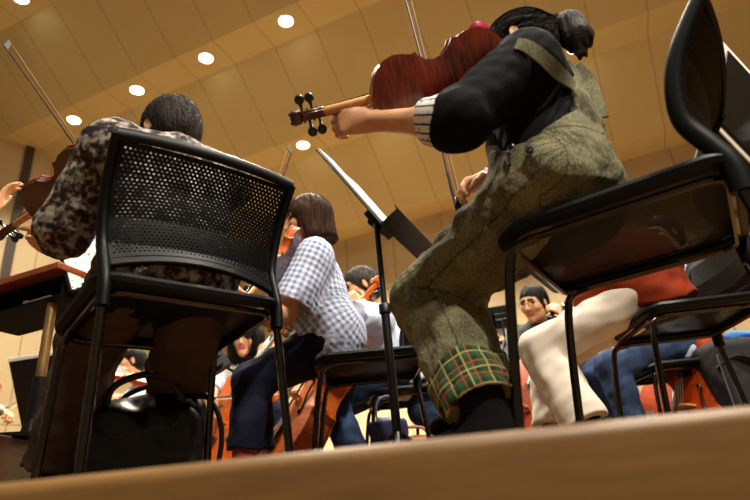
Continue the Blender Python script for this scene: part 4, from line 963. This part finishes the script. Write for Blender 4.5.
Hp = person('person in jeans with a cream top and teal sleeve behind the overalls leg', (.43, 3.46, .585), (.38, 3.42, .94), P(428, 298, 3.3), (-.7, -.6, -.2), (-.55, -.85),
    P(440, 380, 3.1), P(424, 372, 3.1), (.3, 3.02, .09), (.45, 3.0, .09), dict(name='shirt', mats=[mat('cream_cotton', (212, 198, 170), .9), TEAL], sleeve=.9, sleeve_m=1, ease=.026), dict(name='jeans', mats=[JEANS], knee=.075, hem_r=.07), (HB, 'short'), h=.0065, lknee=P(442, 408, 3.0), rknee=P(424, 410, 3.02))
chair((.44, 3.48), (-.55, -.85), 'black chair beneath the person with the teal sleeve')
Zp = person('player in black at the far left edge, only a hand with a bow in view', (-2.98, 3.62, .585), (-2.9, 3.62, .97), (-2.88, 3.66, 1.17), (.5, .8, -.1), (.2, 1),
    (-2.9, 4.0, .9), P(-1, 409, 3.6), (-3.0, 4.05, .09), (-2.8, 4.05, .09), dict(name='shirt', mats=[BLACKS], sleeve=1.7), dict(name='trousers', mats=[BLACKS]), (HK, 'short'), h=.007, rhand=dict(d=(.7, -.2, -.3), palm=(.2, -.2, -.9), curl=.7))
chair((-2.98, 3.6), (.2, 1), 'black chair of the player at the far left edge')
zf = P(-4, 414, 3.5); bow('bow held by the hand at the far left edge, below the conductor', along(zf, P(32, 391, 3.8), .7), zf, nz(V(0, .5, -.8)))
Cn = person('conductor reaching in from the left edge, one raised hand in view', (-2.28, 2.32, 1.19), (-2.26, 2.32, 1.66), (-2.24, 2.32, 1.89), (1, .1, -.1), (1, 0),
    (-2.35, 2.75, 1.1), P(-6, 206, 2.2), (-2.28, 2.42, .36), (-2.28, 2.22, .36), dict(name='shirt', mats=[BLACKS], sleeve=1.35, hem=.16), dict(name='trousers', mats=[BLACKS]), (HK, 'short'), h=.007, stand=True,
    rhand=dict(d=(.35, .1, .8), palm=(.5, .3, -.2), curl=.28, spread=.25, tcurl=.0), rpole=(0, -.5, -1))

# ------------------------------------------------------------------ podium and conductor's desk
DKRED = wood('dark_red_wood', (34, 12, 8), (58, 22, 14), .4); REDW = wood('red_brown_wood', (104, 44, 18), (150, 70, 30), .35)
r = empty('podium', (-1.97, 2.34, 0), label='dark red wooden podium low at the left edge', cat='podium')
m = MB(); m.box(V(0, 0, .13), (1.4, 1.0, .26)); m.build('platform', DKRED, r, bevel=.006)
m = MB(); m.box(V(0, 0, .0605), (1.42, 1.02, .012)); m.build('trim_band', DKRED, r, bevel=.003)
d0, d1 = PZ(60, 268, .90), PZ(-40, 298, .90); dx = nz(d1-d0); dy = V(-dx[1], dx[0], 0)
if dy[1] < 0: dy = -dy
r = empty('conductor_desk', (d0[0], d0[1], 0), label='wooden-topped conductor desk with an open black shelf box at the left edge', cat='desk'); b = V(d0[0], d0[1], 0); Rm = np.stack([dx, dy, UP], 1)
L = .62; cx = d0+dx*L/2+dy*.16-b; LAM = mat('black_laminate', (9, 8, 8), .8, spec=.15); BRASS = mat('brass_post', (150, 120, 76), .35, metal=.7)
m = MB(); m.box(cx+UP*.012, (L, .34, .028), Rm); m.build('desk_top', REDW, r, bevel=.003)
cs = cx+dx*(.01)-UP*.002
for nm, c_, s_ in (('shelf_top', cs-UP*.006+dy*.02, (L*.92, .26, .006)), ('shelf_bottom', cs-UP*.085+dy*.02, (L*.92, .26, .008)), ('shelf_back', cs-UP*.045+dy*.145, (L*.92, .008, .085)), ('shelf_side', cs-UP*.045+dx*L*.455+dy*.02, (.008, .26, .085)), ('shelf_side', cs-UP*.045-dx*L*.455+dy*.02, (.008, .26, .085))):
    m = MB(); m.box(c_, s_, Rm); m.build(nm, LAM, r, bevel=.001)
pp = P(49, 325, d0[1]+.12)-b; m = MB(); m.tube([V(pp[0], pp[1], .80), V(pp[0], pp[1], .45)], .019, 14); m.build('upper_post', BRASS, r)
m = MB(); m.tube([V(pp[0], pp[1], .5), V(pp[0], pp[1], .28)], .027, 14); m.lathe(V(pp[0], pp[1], .262), UP, [(.2, 0), (.2, .012), (.04, .03), (.03, .08)], 20); m.build('lower_post', BLKMET, r)
bp = d0+dx*.1-UP*.082+dy*.06; bq = bp+dx*.13; r = empty('baton', bp, label='white stick lying in the shelf of the conductor desk', cat='baton')
m = MB(); m.tube([V(0, 0, .006), bq-bp+V(0, 0, .006)], [.005, .004], 8); m.build('shaft', PAPER, r); m = MB(); m.lathe(bq-bp+V(0, 0, .008), nz(bq-bp), [(.003, 0), (.008, .008), (.007, .024), (.002, .03)], 10); m.build('handle', PAPER, r)

# ------------------------------------------------------------------ stands
s_, d = stand('tall black music stand in the middle, seen edge-on, left of the overalls', P(381, 224, 1.55), P(428, 268, 1.93), P(318, 151, 1.66), pole_xy=P(378, 240, 1.68)[:2])
sheet('white sheet music seen edge-on, on the tall middle stand', d, .02, .98, .03, 1.0)
s_, d = stand('music stand with printed score just left of the man in the patterned shirt', P(69, 292, 2.05), P(120, 286, 2.3), perp(P(69, 292, 2.05), P(120, 286, 2.3), 47, 208, 2.05, .3))
sheet('printed score in front of the man in the patterned shirt', d, .03, .97, .02, .98)
s_, d = stand('black music stand with white sheet edges, far left behind the podium', P(22, 428, 3.5), P(66, 420, 3.55), perp(P(22, 428, 3.5), P(66, 420, 3.55), 9, 362, 3.4), away=True)
sheet('white sheets sticking out around the far left stand', d, -.05, 1.02, .02, 1.05)
s_, d = stand('small black music stand between the chair leg and the curly-haired woman', P(204, 380, 2.95), P(231, 363, 3.0), perp(P(204, 380, 2.95), P(231, 363, 3.0), 185, 351, 2.95), away=True, pole_xy=P(238, 400, 3.15)[:2])
s_, d = stand('black stand desk beside the overalls leg, in front of the far bare-armed player', P(489, 330, 4.0), P(512, 326, 4.05), perp(P(489, 330, 4.0), P(512, 326, 4.05), 485, 308, 3.9), away=True)
sheet('white sheet on the stand in front of the far bare-armed player', d, .0, 1., -.35, .9)
s_, d = stand('black music stand at the right edge behind the tall chair back', P(716, 118, 1.5), P(800, 205, 1.72), perp(P(716, 118, 1.5), P(800, 205, 1.72), 727, 50, 1.5), away=True)
sheet('large white sheets sticking out behind the stand at the right edge', d, -.05, 1.12, -.07, 1.1)

# ------------------------------------------------------------------ bags and other things on the floor
LEATHER = mat('black_leather', (9, 8, 8), .36, spec=.35, bump=.25, bscale=160)
bc = P(146, 430, 1.80); bx_ = nz(V(1, .18, 0)); by_ = V(-bx_[1], bx_[0], 0); Rb = np.stack([bx_, by_, UP]); bb = V(bc[0], bc[1], 0)
g_ = lambda a_, b_, c_: bb+bx_*a_+by_*b_+UP*c_
body = blob('handbag', [bx(g_(0, 0, .14), Rb, V(.13, .05, .09), .05, .03), rc(g_(-.1, 0, .25), g_(.1, 0, .27), .07, .07, .06, flat=(by_, .8)), pl(g_(0, 0, .003), -UP)], .006, [LEATHER], base=bb, noise=wrinkle(.006, 26, 8))
tag(body, 'black leather handbag on the floor between the brown trouser legs', 'bag')
for off in (-.055, .05):
    m = MB(); m.tube(spline([g_(-.11, off, .27)-bb, g_(-.085, off*1.4, .345)-bb, g_(.02, off*1.5, .375)-bb, g_(.1, off*1.4, .33)-bb, g_(.12, off, .25)-bb], 8), .0085, 8, flat=(1.3, .7)); m.build('handle', LEATHER, body)
m = MB(); m.tube(spline([g_(.1, -.02, .30)-bb, g_(.19, -.04, .30)-bb, g_(.235, -.05, .2)-bb, g_(.22, -.05, .08)-bb, g_(.15, -.03, .02)-bb], 8), .0085, 8); m.build('shoulder_strap', LEATHER, body)
m = MB(); m.tube([g_(x_, -.098, .2+.02*math.sin(x_*9))-bb for x_ in np.linspace(-.12, .12, 12)], .003, 6); m.build('zip', CHROME, body)
cc = P(742, 392, 2.9); cb = V(cc[0]+.04, cc[1], 0); Rc = np.stack([nz(V(1, .15, 0)), nz(V(-.15, 1, 0)), UP]); NAVY = mat('dark_navy_canvas', (13, 12, 19), .8, bump=.3)
o = blob('travel_bag', [bx(cb+UP*.27, Rc, V(.16, .1, .22), .05, .02)], .008, [NAVY], base=cb, noise=wrinkle(.004, 20, 2)); tag(o, 'dark navy travel bag on the floor at the right edge', 'bag')
m = MB(); m.tube(spline([V(-.2, -.13, .40), V(-.1, -.175, .44), V(.06, -.175, .34), V(.2, -.16, .18)], 8), .014, 8, flat=(.4, 1.4)); m.build('strap', NAVY, o)
m = MB(); m.tube([V(-.19, -.152, .08), V(-.19, -.152, .46), V(.19, -.12, .46)], .005, 6); m.build('piping', mat('grey_piping', (70, 66, 72), .6), o)
top_ = cb+UP*.54
o = blob('towel', [el(top_+V(.03, -.04, .02), I3, V(.08, .06, .028), .01), rc(top_+V(-.03, -.05, .01), top_+V(.07, -.06, .015), .022, .026, .03), pl(top_, -UP)], .006, [mat('blue_towel', (60, 120, 190), .95)], base=top_, noise=wrinkle(.005, 60, 1)); tag(o, 'crumpled blue cloth on top of the navy bag', 'cloth')
r = empty('bottle', top_+V(.04, .09, 0), label='pale grey bottle standing on the navy bag', cat='bottle')
m = MB(); m.lathe(V(0, 0, 0), UP, [(.001, 0), (.033, .0), (.035, .01), (.035, .14), (.02, .165), (.014, .17)], 18); m.build('bottle_body', mat('pale_plastic', (170, 178, 170), .3), r)
m = MB(); m.lathe(V(0, 0, .17), UP, [(.016, 0), (.016, .022), (.001, .023)], 14); m.build('cap', PAPER, r)
tb = P(388, 425, 2.75); tb = V(tb[0], tb[1], 0); BLUEB = mat('navy_tote_cloth', (44, 48, 92), .9, bump=.3)
o = blob('tote_bag', [bx(tb+UP*.15, I3, V(.07, .045, .13), .02, .02)], .007, [BLUEB], base=tb, noise=wrinkle(.005, 30, 3)); tag(o, 'small navy tote bag on the floor under the gingham player chair', 'bag')
m = MB(); m.tube(spline([V(-.05, -.05, .28), V(-.04, -.06, .38), V(.02, -.06, .40), V(.05, -.05, .28)], 8), .01, 8, flat=(.4, 1.3)); m.build('handle', mat('pale_blue_strap', (120, 128, 170), .9), o)
m = MB(); m.box(V(-.02, -.02, .30), (.07, .05, .04)); m.build('folded_cloth', PAPER, o, bevel=.01)
for px_, py_, Y_, lab in ((410, 432, 2.95, 'tan leather shoulder bag on the floor right of the navy tote bag'),):
    q_ = P(px_, py_, Y_); q_ = V(q_[0], q_[1], 0); o = blob('leather_bag', [bx(q_+UP*.12, I3, V(.1, .04, .09), .03, .02)], .007, [mat('tan_leather', (142, 84, 44), .45)], base=q_, noise=wrinkle(.003, 30, 3)); tag(o, lab, 'bag')
    m = MB(); m.tube(spline([V(-.1, 0, .22), V(-.06, 0, .28), V(.06, 0, .28), V(.1, 0, .22)], 6), .008, 8); m.build('handle', MATS['tan_leather'], o); m = MB(); m.box(V(0, -.072, .16), (.05, .006, .04)); m.build('buckle', CHROME, o, bevel=.002)
q_ = P(634, 410, 3.7); q_ = V(q_[0], q_[1], 0)
r = empty('paper_bag', q_, label='white paper bag on the floor under the low chair at the right', cat='bag')
m = MB(); m.prism([(-.09, 0), (.09, 0), (.095, .33), (-.095, .33)], -.05, .05, lambda a_, b_, c_: V(a_, c_, b_)); m.build('bag_body', PAPER, r)
m = MB(); m.tube(spline([V(-.04, -.05, .32), V(-.03, -.05, .39), V(.03, -.05, .39), V(.04, -.05, .32)], 6), .003, 6); m.build('handle', BLKMET, r)
q_ = P(80, 440, 2.3); q_ = V(q_[0], q_[1], 0); GOLD = mat('gold_cloth', (206, 176, 96), .35, metal=.4, bump=.6, bscale=120)
o = blob('drawstring_pouch', [bx(q_+UP*.1, I3, V(.04, .03, .1), .03, .02)], .006, [BLKCLOTH], base=q_); tag(o, 'small dark pouch with a gold top on the floor beside the brown trouser leg', 'pouch')
blob('gold_top', [el(q_+UP*.27, I3, V(.055, .045, .07), .01), rc(q_+UP*.3, q_+UP*.36, .03, .045, .02)], .005, [GOLD], o, q_, noise=wrinkle(.006, 70, 1))
